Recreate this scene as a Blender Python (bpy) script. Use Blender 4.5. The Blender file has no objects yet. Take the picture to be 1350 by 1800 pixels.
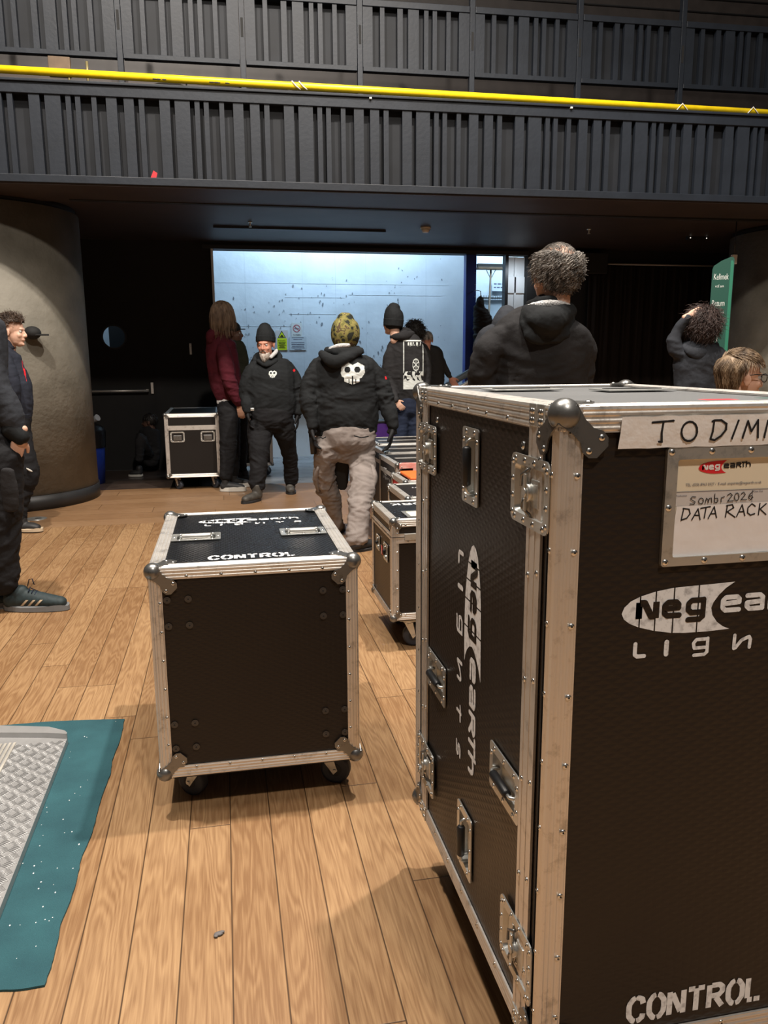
import bpy, bmesh, math, random
from mathutils import Vector, Matrix, noise
C = bpy.context.scene.collection
R = math.radians
random.seed(7)
# ------------------------------------------------------------------ camera, world, lights, exposure
YAW, PITCH, ROLL, FPX = R(11.3), R(11.0), R(-0.35), 1385.0
CAM = Vector((0, 0, 1.4))
_f = Vector((math.sin(YAW)*math.cos(PITCH), math.cos(YAW)*math.cos(PITCH), -math.sin(PITCH)))
_r0 = Vector((math.cos(YAW), -math.sin(YAW), 0)); _u0 = _r0.cross(_f)
_r = _r0*math.cos(ROLL) + _u0*math.sin(ROLL); _u = _u0*math.cos(ROLL) - _r0*math.sin(ROLL)
cd = bpy.data.cameras.new('camera'); cam = bpy.data.objects.new('camera', cd); C.objects.link(cam)
cd.sensor_fit = 'VERTICAL'; cd.sensor_height = 36.0; cd.lens = 36.0*FPX/1800.0; cd.clip_end = 100
m_ = Matrix((( _r.x, _u.x, -_f.x, CAM.x), (_r.y, _u.y, -_f.y, CAM.y), (_r.z, _u.z, -_f.z, CAM.z), (0, 0, 0, 1)))
cam.matrix_world = m_
bpy.context.scene.camera = cam
def at(x, y, Y):
    """the point of the place seen at (x, y) of the photo, Y metres down the hall"""
    d = _f + _r*((x-675)/FPX) + _u*((900-y)/FPX)
    return CAM + d*(Y/d.y)
sc = bpy.context.scene
sc.view_settings.view_transform = 'Standard'; sc.view_settings.look = 'None'
sc.view_settings.exposure = 0.0; sc.view_settings.gamma = 1.0; sc.view_settings.use_curve_mapping = False
w = bpy.data.worlds.new('world'); sc.world = w; w.use_nodes = True
w.node_tree.nodes['Background'].inputs[0].default_value = (1.0, 0.93, 0.86, 1)
w.node_tree.nodes['Background'].inputs[1].default_value = 0.07
def area(name, loc, target, size, power, color, sy=None):
    l = bpy.data.lights.new(name, 'AREA'); l.energy = power; l.color = color
    l.shape = 'RECTANGLE'; l.size = size; l.size_y = sy or size
    o = bpy.data.objects.new(name, l); C.objects.link(o); o.location = loc
    o.rotation_euler = (Vector(target)-Vector(loc)).to_track_quat('-Z', 'Y').to_euler(); return o
def spot(name, loc, target, power, color, angle=70, r=0.1, blend=0.4):
    l = bpy.data.lights.new(name, 'SPOT'); l.energy = power; l.color = color
    l.spot_size = R(angle); l.spot_blend = blend; l.shadow_soft_size = r
    o = bpy.data.objects.new(name, l); C.objects.link(o); o.location = loc
    o.rotation_euler = (Vector(target)-Vector(loc)).to_track_quat('-Z', 'Y').to_euler(); return o
WARM = (1.0, 0.91, 0.81)
spot('stage_light', (2.1, 3.0, 8.5), (0.3, 3.4, 0), 2350, WARM, 120, 0.10)
spot('stage_light', (-1.5, 2.8, 8.5), (-0.6, 5.0, 0), 2250, WARM, 120, 0.10)
spot('stage_light', (1.2, -2.5, 8.0), (0.6, 5.5, 0.8), 1500, WARM, 100, 0.25)
area('house_light', (0.5, 2.5, 9.0), (0.5, 3.5, 0), 5.0, 420, WARM)
COLD = (0.54, 0.77, 1.0)
area('dock_light', (1.7, 11.15, 3.55), (1.7, 11.5, 1.9), 1.6, 30, COLD, 0.12)
area('dock_light', (1.6, 10.85, 3.8), (1.6, 11.4, 0.8), 4.2, 95, COLD, 0.3)
area('dock_light', (4.7, 12.2, 3.7), (4.6, 13.0, 1.6), 1.5, 70, COLD, 0.4)  # lamp added to brighten the far wall beyond the blue pillar, no fitting

# ------------------------------------------------------------------ materials
def nodes(name):
    m = bpy.data.materials.new(name); m.use_nodes = True
    nt = m.node_tree; b = nt.nodes['Principled BSDF']; return m, nt, b
def N(nt, t, **kw):
    n = nt.nodes.new(t)
    for k, v in kw.items():
        if k in n.inputs.keys() if isinstance(k, str) else False: n.inputs[k].default_value = v
        else: setattr(n, k, v)
    return n
def mat(name, col, rough=0.5, metal=0.0, var=0.0, vscale=8.0, bump=0.0, bscale=60.0, stretch=(1, 1, 1), col2=None, spec=0.5, space='Object', detail=4.0, thr=None):
    m, nt, b = nodes(name); L = nt.links.new
    b.inputs['Roughness'].default_value = rough; b.inputs['Metallic'].default_value = metal
    b.inputs['Specular IOR Level'].default_value = spec
    b.inputs['Base Color'].default_value = (*col, 1)
    tc = N(nt, 'ShaderNodeTexCoord'); mp = N(nt, 'ShaderNodeMapping'); mp.inputs['Scale'].default_value = stretch
    L(tc.outputs[space], mp.inputs['Vector'])
    if var > 0 or col2:
        n = N(nt, 'ShaderNodeTexNoise'); n.inputs['Scale'].default_value = vscale; n.inputs['Detail'].default_value = detail
        L(mp.outputs[0], n.inputs['Vector'])
        r = N(nt, 'ShaderNodeValToRGB')
        c2 = col2 or tuple(min(1, c*(1+var)) for c in col); c1 = col if col2 else tuple(c*(1-var) for c in col)
        a, z = thr or (0.3, 0.7)
        r.color_ramp.elements[0].position = a; r.color_ramp.elements[0].color = (*c1, 1)
        r.color_ramp.elements[1].position = z; r.color_ramp.elements[1].color = (*c2, 1)
        L(n.outputs['Fac'], r.inputs['Fac']); L(r.outputs['Color'], b.inputs['Base Color'])
    if bump > 0:
        n2 = N(nt, 'ShaderNodeTexNoise'); n2.inputs['Scale'].default_value = bscale; n2.inputs['Detail'].default_value = 3
        L(mp.outputs[0], n2.inputs['Vector'])
        bp = N(nt, 'ShaderNodeBump'); bp.inputs['Strength'].default_value = bump; bp.inputs['Distance'].default_value = 0.01
        L(n2.outputs['Fac'], bp.inputs['Height']); L(bp.outputs[0], b.inputs['Normal'])
    return m
def math_(nt, op, a, b=None):
    n = N(nt, 'ShaderNodeMath', operation=op)
    for i, v in enumerate((a, b)):
        if v is None: continue
        if isinstance(v, (int, float)): n.inputs[i].default_value = v
        else: nt.links.new(v, n.inputs[i])
    return n.outputs[0]
def laminate(name, col, rough, pitch, kx=1.0, ky=1.0, depth=0.0006, strength=0.6, spec=.32):
    """phenolic board with an embossed lozenge relief; uv is in metres"""
    m, nt, b = nodes(name); L = nt.links.new
    b.inputs['Roughness'].default_value = rough; b.inputs['Specular IOR Level'].default_value = spec
    tc = N(nt, 'ShaderNodeTexCoord'); sx = N(nt, 'ShaderNodeSeparateXYZ'); L(tc.outputs['UV'], sx.inputs[0])
    k = 2*math.pi/pitch
    x = math_(nt, 'MULTIPLY', sx.outputs[0], k*kx); y = math_(nt, 'MULTIPLY', sx.outputs[1], k*ky)
    s1 = math_(nt, 'SINE', math_(nt, 'ADD', x, y)); s2 = math_(nt, 'SINE', math_(nt, 'SUBTRACT', x, y))
    h = math_(nt, 'MAXIMUM', s1, s2)
    bp = N(nt, 'ShaderNodeBump'); bp.inputs['Strength'].default_value = strength; bp.inputs['Distance'].default_value = depth
    L(h, bp.inputs['Height']); L(bp.outputs[0], b.inputs['Normal'])
    n = N(nt, 'ShaderNodeTexNoise'); n.inputs['Scale'].default_value = 3.0; n.inputs['Detail'].default_value = 6
    L(tc.outputs['Object'], n.inputs['Vector'])
    mp = N(nt, 'ShaderNodeMapping'); mp.inputs['Scale'].default_value = (9, 2.2, 1); mp.inputs['Rotation'].default_value = (0, 0, 0.9); L(tc.outputs['UV'], mp.inputs[0])
    n2 = N(nt, 'ShaderNodeTexNoise'); n2.inputs['Scale'].default_value = 6.0; n2.inputs['Detail'].default_value = 10; n2.inputs['Roughness'].default_value = .75; L(mp.outputs[0], n2.inputs['Vector'])
    r = N(nt, 'ShaderNodeValToRGB'); r.color_ramp.elements[0].position = .66; r.color_ramp.elements[0].color = (*col, 1)
    r.color_ramp.elements[1].position = .80; r.color_ramp.elements[1].color = (*[min(1, c*2.5+.02) for c in col], 1)
    L(n2.outputs['Fac'], r.inputs['Fac']); L(r.outputs['Color'], b.inputs['Base Color'])
    rr = N(nt, 'ShaderNodeMapRange'); rr.inputs[3].default_value = rough-.08; rr.inputs[4].default_value = rough+.12
    L(n.outputs['Fac'], rr.inputs[0]); L(rr.outputs[0], b.inputs['Roughness'])
    return m
def alu(name, col, rough, sx=1.0):
    """worn extruded aluminium: soft scratches, dents and grime"""
    m, nt, b = nodes(name); L = nt.links.new
    b.inputs['Metallic'].default_value = 0.80
    tc = N(nt, 'ShaderNodeTexCoord')
    n = N(nt, 'ShaderNodeTexNoise'); n.inputs['Scale'].default_value = 22; n.inputs['Detail'].default_value = 8; n.inputs['Roughness'].default_value = .7
    L(tc.outputs['Object'], n.inputs['Vector'])
    r = N(nt, 'ShaderNodeValToRGB'); r.color_ramp.elements[0].position = .30; r.color_ramp.elements[0].color = (*[c*.60 for c in col], 1)
    r.color_ramp.elements[1].position = .46; r.color_ramp.elements[1].color = (*col, 1)
    L(n.outputs['Fac'], r.inputs['Fac']); L(r.outputs['Color'], b.inputs['Base Color'])
    n2 = N(nt, 'ShaderNodeTexNoise'); n2.inputs['Scale'].default_value = 140; n2.inputs['Detail'].default_value = 4
    L(tc.outputs['Object'], n2.inputs['Vector'])
    bp = N(nt, 'ShaderNodeBump'); bp.inputs['Strength'].default_value = .25; bp.inputs['Distance'].default_value = 0.001
    L(n2.outputs['Fac'], bp.inputs['Height']); L(bp.outputs[0], b.inputs['Normal'])
    rr = N(nt, 'ShaderNodeMapRange'); rr.inputs[3].default_value = rough-.12; rr.inputs[4].default_value = rough+.22
    L(n.outputs['Fac'], rr.inputs[0]); L(rr.outputs[0], b.inputs['Roughness'])
    return m
def board_floor(name, along, bw, phase, c1, c2, gap, rough=0.42):
    m, nt, b = nodes(name); L = nt.links.new
    tc = N(nt, 'ShaderNodeTexCoord'); sp = N(nt, 'ShaderNodeSeparateXYZ'); L(tc.outputs['Object'], sp.inputs[0])
    X, Y = (sp.outputs[0], sp.outputs[1]) if along == 'Y' else (sp.outputs[1], sp.outputs[0])
    u = math_(nt, 'DIVIDE', math_(nt, 'SUBTRACT', X, phase), bw)
    idx = math_(nt, 'FLOOR', u); fu = math_(nt, 'SUBTRACT', u, idx)
    wn = N(nt, 'ShaderNodeTexWhiteNoise', noise_dimensions='1D'); L(idx, wn.inputs['W'])
    v = math_(nt, 'ADD', math_(nt, 'DIVIDE', Y, 1.55), math_(nt, 'MULTIPLY', wn.outputs['Value'], 7.3))
    jd = math_(nt, 'FLOOR', v); fv = math_(nt, 'SUBTRACT', v, jd)
    cid = math_(nt, 'ADD', math_(nt, 'MULTIPLY', idx, 13.17), math_(nt, 'MULTIPLY', jd, 3.71))
    wn2 = N(nt, 'ShaderNodeTexWhiteNoise', noise_dimensions='1D'); L(cid, wn2.inputs['W'])
    # grain: stretched distorted rings, shifted for every board
    cx = N(nt, 'ShaderNodeCombineXYZ'); L(math_(nt, 'MULTIPLY', X, 8.0), cx.inputs[0]); L(math_(nt, 'MULTIPLY', Y, .85), cx.inputs[1]); L(math_(nt, 'MULTIPLY', wn2.outputs['Value'], 40.0), cx.inputs[2])
    n1 = N(nt, 'ShaderNodeTexNoise'); n1.inputs['Scale'].default_value = 1.0; n1.inputs['Detail'].default_value = 3; n1.inputs['Roughness'].default_value = .5; L(cx.outputs[0], n1.inputs['Vector'])
    ring = math_(nt, 'SINE', math_(nt, 'MULTIPLY', n1.outputs['Fac'], 125.0))
    cx2 = N(nt, 'ShaderNodeCombineXYZ'); L(math_(nt, 'MULTIPLY', X, 260.0), cx2.inputs[0]); L(math_(nt, 'MULTIPLY', Y, 9.0), cx2.inputs[1]); L(wn2.outputs['Value'], cx2.inputs[2])
    n2 = N(nt, 'ShaderNodeTexNoise'); n2.inputs['Scale'].default_value = 1.0; n2.inputs['Detail'].default_value = 4; L(cx2.outputs[0], n2.inputs['Vector'])
    g = math_(nt, 'ADD', math_(nt, 'MULTIPLY', ring, 0.14), math_(nt, 'MULTIPLY', math_(nt, 'SUBTRACT', n2.outputs['Fac'], 0.5), 0.9))
    n3 = N(nt, 'ShaderNodeTexNoise'); n3.inputs['Scale'].default_value = 1.6; n3.inputs['Detail'].default_value = 5; L(tc.outputs['Object'], n3.inputs['Vector'])
    t = math_(nt, 'ADD', math_(nt, 'MULTIPLY', wn2.outputs['Value'], 0.32), math_(nt, 'ADD', g, math_(nt, 'MULTIPLY', math_(nt, 'SUBTRACT', n3.outputs['Fac'], .3), .6)))
    mx = N(nt, 'ShaderNodeMix', data_type='RGBA'); mx.clamp_factor = True; L(t, mx.inputs[0]); mx.inputs[6].default_value = (*c1, 1); mx.inputs[7].default_value = (*c2, 1)
    e = math_(nt, 'MINIMUM', math_(nt, 'MULTIPLY', math_(nt, 'MINIMUM', fu, math_(nt, 'SUBTRACT', 1.0, fu)), bw), math_(nt, 'MULTIPLY', math_(nt, 'MINIMUM', fv, math_(nt, 'SUBTRACT', 1.0, fv)), 1.55))
    seam = N(nt, 'ShaderNodeMapRange'); seam.inputs[1].default_value = gap*.5; seam.inputs[2].default_value = gap*1.2; L(e, seam.inputs[0])
    mx2 = N(nt, 'ShaderNodeMix', data_type='RGBA'); L(seam.outputs[0], mx2.inputs[0]); mx2.inputs[6].default_value = (.06, .03, .012, 1); L(mx.outputs[2], mx2.inputs[7])
    L(mx2.outputs[2], b.inputs['Base Color'])
    rr = N(nt, 'ShaderNodeMapRange'); rr.inputs[3].default_value = rough-.1; rr.inputs[4].default_value = rough+.16; L(n3.outputs['Fac'], rr.inputs[0]); L(rr.outputs[0], b.inputs['Roughness'])
    bp = N(nt, 'ShaderNodeBump'); bp.inputs['Strength'].default_value = .35; bp.inputs['Distance'].default_value = .0015
    L(math_(nt, 'ADD', seam.outputs[0], math_(nt, 'MULTIPLY', g, .25)), bp.inputs['Height']); L(bp.outputs[0], b.inputs['Normal'])
    return m
def emit(name, col, s):
    m, nt, b = nodes(name); b.inputs['Emission Color'].default_value = (*col, 1); b.inputs['Emission Strength'].default_value = s; b.inputs['Base Color'].default_value = (*col, 1); return m
M = {}
M['boards'] = board_floor('oak_boards', 'Y', 0.1215, 0.083, (.21, .110, .048), (.465, .295, .150), .0020)
M['cross'] = board_floor('oak_boards_across', 'X', 0.26, 7.03, (.21, .115, .055), (.36, .22, .12), .0025, .38)
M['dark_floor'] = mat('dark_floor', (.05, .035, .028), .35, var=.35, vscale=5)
M['dock_floor'] = mat('dock_floor', (.20, .21, .22), .25, var=.25, vscale=3)
def panelled_wall(name, col):
    m = mat(name, col, .75, var=.10, vscale=2.2, bump=.25, bscale=14); return m
M['dock_wall'] = panelled_wall('painted_concrete', (.62, .68, .72))
M['black_wall'] = mat('black_wall', (.006, .0055, .0055), .75, var=.2, vscale=6)
M['soffit'] = mat('dark_brown_soffit', (.040, .028, .024), .55, var=.2, vscale=3)
M['fascia'] = mat('grey_painted_steel', (.0135, .0175, .025), .48, spec=.35, var=.16, vscale=5, bump=.1, bscale=30)
M['fascia_back'] = mat('grey_painted_board', (.010, .012, .016), .6, spec=.3, var=.2, vscale=5)
M['yellow'] = mat('yellow_paint', (.86, .62, .01), .38, var=.1, vscale=12)
M['yellow_wear'] = mat('chipped_paint', (.02, .02, .02), .6)
M['black'] = mat('black_plastic', (.012, .012, .013), .45)
M['matte_black'] = mat('matte_black', (.008, .008, .008), .8)
M['concrete'] = mat('board_marked_concrete', (.115, .105, .082), .7, col2=(.225, .208, .170), vscale=3.2, bump=.5, bscale=24, detail=9, thr=(.25, .75))
M['skirting'] = mat('dark_rubber_skirting', (.018, .018, .019), .5)
M['alu'] = alu('worn_aluminium', (.72, .69, .65), .40)
M['steel'] = alu('zinc_plated_steel', (.60, .61, .59), .30)
M['ball'] = alu('plated_corner_steel', (.21, .21, .205), .26)
M['rivet'] = mat('rivet_metal', (.72, .72, .70), .28, 1.0)
M['rivet_hole'] = mat('rivet_hole', (.01, .01, .01), .8)
M['screw_black'] = mat('black_bolt', (.07, .066, .062), .35, .5)
M['lam_side'] = laminate('brown_black_laminate', (.016, .0115, .009), .40, .016, .5, 1.0, .0005, .5)
M['lam_top'] = laminate('black_hex_laminate', (.010, .011, .013), .27, .0155, 1.0, 0.62, .0011, .8)
M['lam_fine'] = laminate('black_laminate', (.011, .009, .008), .42, .012, 1, 1, .0004, .4)
M['paint'] = mat('worn_white_stencil_paint', (.80, .83, .86), .6, col2=(.42, .43, .45), vscale=90, detail=6, thr=(.50, .72))
M['paint_worn'] = mat('scuffed_white_stencil_paint', (.82, .84, .86), .6, col2=(.02, .02, .02), vscale=60, detail=6, thr=(.55, .61))
M['white_tape'] = mat('white_cloth_tape', (.80, .78, .76), .6, var=.05, vscale=30, bump=.3, bscale=40)
M['paper'] = mat('white_paper', (.83, .80, .79), .6, var=.03, vscale=20, bump=.25, bscale=18)
M['cream'] = mat('cream_card', (.78, .70, .54), .55)
M['grey_card'] = mat('grey_card', (.60, .57, .55), .55)
M['ink'] = mat('black_marker_ink', (.01, .01, .012), .5)
M['ink_grey'] = mat('grey_pen_ink', (.09, .10, .15), .6)
M['red'] = mat('red_print', (.72, .02, .03), .5)
M['tyre'] = mat('blue_grey_rubber', (.025, .03, .042), .55)
M['ply'] = mat('black_plywood', (.012, .014, .018), .6, var=.3, vscale=20)
M['handle_rubber'] = mat('black_rubber_grip', (.010, .011, .013), .45)
M['carpet'] = mat('teal_carpet', (.017, .074, .092), .95, col2=(.027, .108, .128), vscale=7, bump=.6, bscale=420, detail=8)
M['lint'] = mat('white_lint', (.75, .78, .78), .9)
M['blue_steel'] = mat('blue_painted_steel', (.01, .03, .20), .45)
M['white_door'] = mat('white_painted_door', (.70, .74, .76), .5)
M['blue_bin'] = mat('blue_plastic', (.01, .035, .28), .4)
M['purple'] = mat('purple_board', (.075, .022, .20), .5, var=.1)
M['orange'] = mat('orange_plastic', (.86, .16, .03), .5)
M['pink_tape'] = mat('red_pink_tape', (.75, .20, .16), .6, col2=(.8, .45, .4), vscale=25)
M['green'] = mat('green_banner_cloth', (.004, .060, .042), .6)
M['green_dark'] = mat('dark_green_print', (.004, .035, .025), .6)
M['green_light'] = mat('bright_green_print', (.012, .15, .09), .6)
M['white_print'] = mat('white_print', (.62, .66, .64), .6)
M['wood_brush'] = mat('brown_wood', (.12, .075, .04), .6, var=.3)
M['bristle'] = mat('dark_bristle', (.02, .018, .015), .9)
M['bag'] = mat('black_bin_bag', (.01, .01, .012), .3, bump=.6, bscale=30)
M['clear_cup'] = mat('clear_plastic', (.45, .47, .5), .15)
M['sign_yellow'] = mat('yellow_sign', (.66, .78, .02), .5)
M['lamp_glow'] = emit('cold_tube', (.75, .88, 1.0), 3.0)
def tread():
    m, nt, b = nodes('five_bar_aluminium_plate'); L = nt.links.new
    b.inputs['Metallic'].default_value = .85; b.inputs['Base Color'].default_value = (.62, .62, .61, 1); b.inputs['Roughness'].default_value = .36
    return m
M['tread'] = mat('dull_checker_plate_aluminium', (.44, .44, .44), .42, .55, var=.08, vscale=14)
M['lam_sheen_scuffed'] = laminate('scuffed_sheen_grey_laminate', (.17, .175, .18), .36, .016, 1, .62, .0005, .4, .5)  # grey base colour stands in for glare on the lid; pale flecks are scuffs

# ------------------------------------------------------------------ mesh helpers
def frame(o, u, v):
    o, u, v = Vector(o), Vector(u).normalized(), Vector(v).normalized(); return (o, u, v, u.cross(v))
def fp(fr, a, b, h=0.0): return fr[0] + fr[1]*a + fr[2]*b + fr[3]*h
class MB:
    def __init__(s, off=(0, 0, 0)): s.bm = bmesh.new(); s.off = Vector(off)
    def _face(s, vs, mi=0):
        try:
            f = s.bm.faces.new(vs); f.material_index = mi; return f
        except ValueError: return None
    def v(s, p): return s.bm.verts.new(Vector(p))
    def box(s, lo, hi, mi=0, bev=0.0):
        lo, hi = Vector(lo), Vector(hi); c = (lo+hi)/2; d = hi-lo
        if bev <= 0:
            P = [s.v((x, y, z)) for z in (lo.z, hi.z) for y in (lo.y, hi.y) for x in (lo.x, hi.x)]
            for q in ((0, 2, 3, 1), (4, 5, 7, 6), (0, 1, 5, 4), (2, 6, 7, 3), (0, 4, 6, 2), (1, 3, 7, 5)): s._face([P[i] for i in q], mi)
            return
        b = bmesh.new(); bmesh.ops.create_cube(b, size=1.0, matrix=Matrix.Translation(c) @ Matrix.Diagonal((*d, 1)))
        bmesh.ops.bevel(b, geom=b.edges[:], offset=bev, segments=2, affect='EDGES', profile=.5)
        s.merge(b, mi)
    def obox(s, fr, a0, a1, b0, b1, h0, h1, mi=0, bev=0.0):
        """box in a frame: a along u, b along v, h along the normal"""
        b = bmesh.new(); mtx = Matrix((( *[fr[1][0], fr[2][0], fr[3][0]], fr[0][0]), (fr[1][1], fr[2][1], fr[3][1], fr[0][1]), (fr[1][2], fr[2][2], fr[3][2], fr[0][2]), (0, 0, 0, 1)))
        bmesh.ops.create_cube(b, size=1.0, matrix=Matrix.Translation(((a0+a1)/2, (b0+b1)/2, (h0+h1)/2)) @ Matrix.Diagonal((abs(a1-a0), abs(b1-b0), abs(h1-h0), 1)))
        if bev > 0: bmesh.ops.bevel(b, geom=b.edges[:], offset=bev, segments=2, affect='EDGES', profile=.5)
        bmesh.ops.transform(b, matrix=mtx, verts=b.verts[:]); s.merge(b, mi)
    def merge(s, b, mi=0, keep=False):
        mp = {v: s.bm.verts.new(v.co) for v in b.verts}
        for f in b.faces:
            g = s._face([mp[v] for v in f.verts], mi if not keep else f.material_index)
            if g: g.smooth = f.smooth
        b.free()
    def cyl(s, p0, p1, r, n=16, mi=0, r1=None, caps=True, smooth=True):
        p0, p1 = Vector(p0), Vector(p1); r1 = r if r1 is None else r1
        d = (p1-p0).normalized(); a = d.orthogonal().normalized(); b = d.cross(a)
        A = [s.v(p0+(a*math.cos(t)+b*math.sin(t))*r) for t in [2*math.pi*i/n for i in range(n)]]
        B = [s.v(p1+(a*math.cos(t)+b*math.sin(t))*r1) for t in [2*math.pi*i/n for i in range(n)]]
        for i in range(n):
            f = s._face([A[i], A[(i+1) % n], B[(i+1) % n], B[i]], mi)
            if f: f.smooth = smooth
        if caps: s._face(A[::-1], mi); s._face(B, mi)
    def tube(s, pts, r, n=8, mi=0, closed=False):
        pts = [Vector(p) for p in pts]; rings = []
        ref = None
        for i, p in enumerate(pts):
            t = (pts[min(i+1, len(pts)-1)]-pts[max(i-1, 0)]).normalized()
            if ref is None: ref = t.orthogonal().normalized()
            a = (ref - t*ref.dot(t)).normalized(); ref = a; b = t.cross(a)
            rr = r[i] if isinstance(r, (list, tuple)) else r
            rings.append([s.v(p+(a*math.cos(q)+b*math.sin(q))*rr) for q in [2*math.pi*k/n for k in range(n)]])
        for A, B in zip(rings, rings[1:]):
            for i in range(n):
                f = s._face([A[i], A[(i+1) % n], B[(i+1) % n], B[i]], mi)
                if f: f.smooth = True
        s._face(rings[0][::-1], mi); s._face(rings[-1], mi)
    def sphere(s, c, r, sc_=(1, 1, 1), n=16, mi=0, rot=None):
        b = bmesh.new(); mt = Matrix.Translation(c)
        if rot is not None: mt = mt @ rot
        bmesh.ops.create_uvsphere(b, u_segments=n, v_segments=max(6, n//2+2), radius=r, matrix=mt @ Matrix.Diagonal((*sc_, 1)))
        for f in b.faces: f.smooth = True
        s.merge(b, mi)
    def prism(s, poly, fr, h0, h1, mi=0, bot=True):
        A = [s.v(fp(fr, a, b, h0)) for a, b in poly]; B = [s.v(fp(fr, a, b, h1)) for a, b in poly]
        n = len(poly)
        for i in range(n): s._face([A[i], A[(i+1) % n], B[(i+1) % n], B[i]], mi)
        if bot: s._face(A[::-1], mi)
        s._face(B, mi)
    def ring(s, outer, inner, fr, h0, h1, mi=0):
        """flat frame between two outlines with the same number of points"""
        n = len(outer)
        oT = [s.v(fp(fr, a, b, h1)) for a, b in outer]; iT = [s.v(fp(fr, a, b, h1)) for a, b in inner]
        oB = [s.v(fp(fr, a, b, h0)) for a, b in outer]; iB = [s.v(fp(fr, a, b, h0)) for a, b in inner]
        for i in range(n):
            j = (i+1) % n
            s._face([oT[i], oT[j], iT[j], iT[i]], mi); s._face([oB[i], oB[j], oT[j], oT[i]], mi); s._face([iT[i], iT[j], iB[j], iB[i]], mi)
    def ribbon(s, lines, wd, fr, h0, mi=0, thick=0.0, round_=True):
        """brush strokes: each line a polyline of (a, b), drawn as a flat band"""
        k_ = 0
        for ln in lines:
            for (x0, y0), (x1, y1) in zip(ln, ln[1:]):
                k_ = (k_+1) % 6; h = h0+k_*4e-5
                dx, dy = x1-x0, y1-y0; L = math.hypot(dx, dy) or 1e-6
                nx, ny = -dy/L*wd/2, dx/L*wd/2; ex, ey = (0, 0)
                s._face([s.v(fp(fr, x0+nx-ex, y0+ny-ey, h)), s.v(fp(fr, x0-nx-ex, y0-ny-ey, h)), s.v(fp(fr, x1-nx+ex, y1-ny+ey, h)), s.v(fp(fr, x1+nx+ex, y1+ny+ey, h))], mi)
            pts = ln if round_ else ln[1:-1]
            for (x, y) in pts:
                k_ = (k_+1) % 6; h = h0+(k_+6)*4e-5
                s._face([s.v(fp(fr, x+math.cos(t)*wd/2, y+math.sin(t)*wd/2, h)) for t in [2*math.pi*k/10 for k in range(10)]], mi)
    def flat(s, poly, fr, h, mi=0): s._face([s.v(fp(fr, a, b, h)) for a, b in poly], mi)
    def build(s, name, mats, parent=None, smooth=False):
        bm = s.bm
        bmesh.ops.translate(bm, vec=-s.off, verts=bm.verts[:])
        bm.normal_update()
        uv = bm.loops.layers.uv.new('UVMap')
        for f in bm.faces:
            n = f.normal; ax = max(range(3), key=lambda i: abs(n[i]))
            for l in f.loops:
                c = l.vert.co; l[uv].uv = (c.y, c.z) if ax == 0 else ((c.x, c.z) if ax == 1 else (c.x, c.y))
            if smooth: f.smooth = True
        me = bpy.data.meshes.new(name); bm.to_mesh(me); bm.free()
        for m in (mats if isinstance(mats, (list, tuple)) else [mats]): me.materials.append(m)
        o = bpy.data.objects.new(name, me); C.objects.link(o)
        if parent is not None: o.parent = parent
        return o
def rrect(a0, a1, b0, b1, r, n=4):
    out = []
    for cx, cy, t0 in ((a1-r, b1-r, 0), (a0+r, b1-r, 90), (a0+r, b0+r, 180), (a1-r, b0+r, 270)):
        for k in range(n+1):
            t = R(t0+90*k/n); out.append((cx+r*math.cos(t), cy+r*math.sin(t)))
    return out
def tag(o, label=None, cat=None, group=None, kind=None):
    if label: o['label'] = label
    if cat: o['category'] = cat
    if group: o['group'] = group
    if kind: o['kind'] = kind
    return o
def empty(name, loc, rz=0.0, label=None, cat=None, group=None):
    o = bpy.data.objects.new(name, None); C.objects.link(o); o.location = loc; o.rotation_euler = (0, 0, rz); o.empty_display_size = .1
    return tag(o, label, cat, group)
def copy_tree(o, parent=None):
    kids = [c for c in o.children]
    c = o.copy(); C.objects.link(c); c.parent = parent
    for k in kids: copy_tree(k, c)
    return c
def dup(src, name, loc, parent, rot=None):
    o = bpy.data.objects.new(name, src); C.objects.link(o); o.location = loc; o.parent = parent
    if rot is not None: o.rotation_mode = 'QUATERNION'; o.rotation_quaternion = rot
    return o
def font_flat(mb, text, size, fr, h, a, b, mi=0, sx=1.0, align='LEFT', wmax=None):
    cu = bpy.data.curves.new('lettering', 'FONT'); cu.body = text; cu.size = size; cu.align_x = align; cu.resolution_u = 3
    ob = bpy.data.objects.new('lettering', cu); C.objects.link(ob)
    dg = bpy.context.evaluated_depsgraph_get(); me = bpy.data.meshes.new_from_object(ob.evaluated_get(dg))
    xs = [v.co.x for v in me.vertices] or [0, 1]
    if wmax: sx = wmax/max(1e-6, (max(xs)-min(xs)))
    vs = [mb.v(fp(fr, a+v.co.x*sx, b+v.co.y, h)) for v in me.vertices]
    for p in me.polygons: mb._face([vs[i] for i in p.vertices], mi)
    bpy.data.objects.remove(ob); bpy.data.curves.remove(cu); bpy.data.meshes.remove(me)
def structure(name, mb, m, parent=None, off=None):
    o = mb.build(name, m, parent)
    if parent is None: o['kind'] = 'structure'
    return o

# ------------------------------------------------------------------ the room
mb = MB(); mb.box((-7, -4, -.05), (9, 7.03, 0)); structure('floor', mb, M['boards'])
mb = MB(); mb.box((-7, 7.03, -.05), (9, 9.0, 0)); structure('floor', mb, M['cross'])
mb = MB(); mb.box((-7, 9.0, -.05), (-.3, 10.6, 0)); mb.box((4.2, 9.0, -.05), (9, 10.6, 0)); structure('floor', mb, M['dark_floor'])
mb = MB(); mb.box((-.3, 9.0, -.05), (4.2, 10.6, 0)); mb.box((-2.6, 10.6, -.05), (6, 14.1, 0)); structure('floor', mb, M['dock_floor'])
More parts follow.
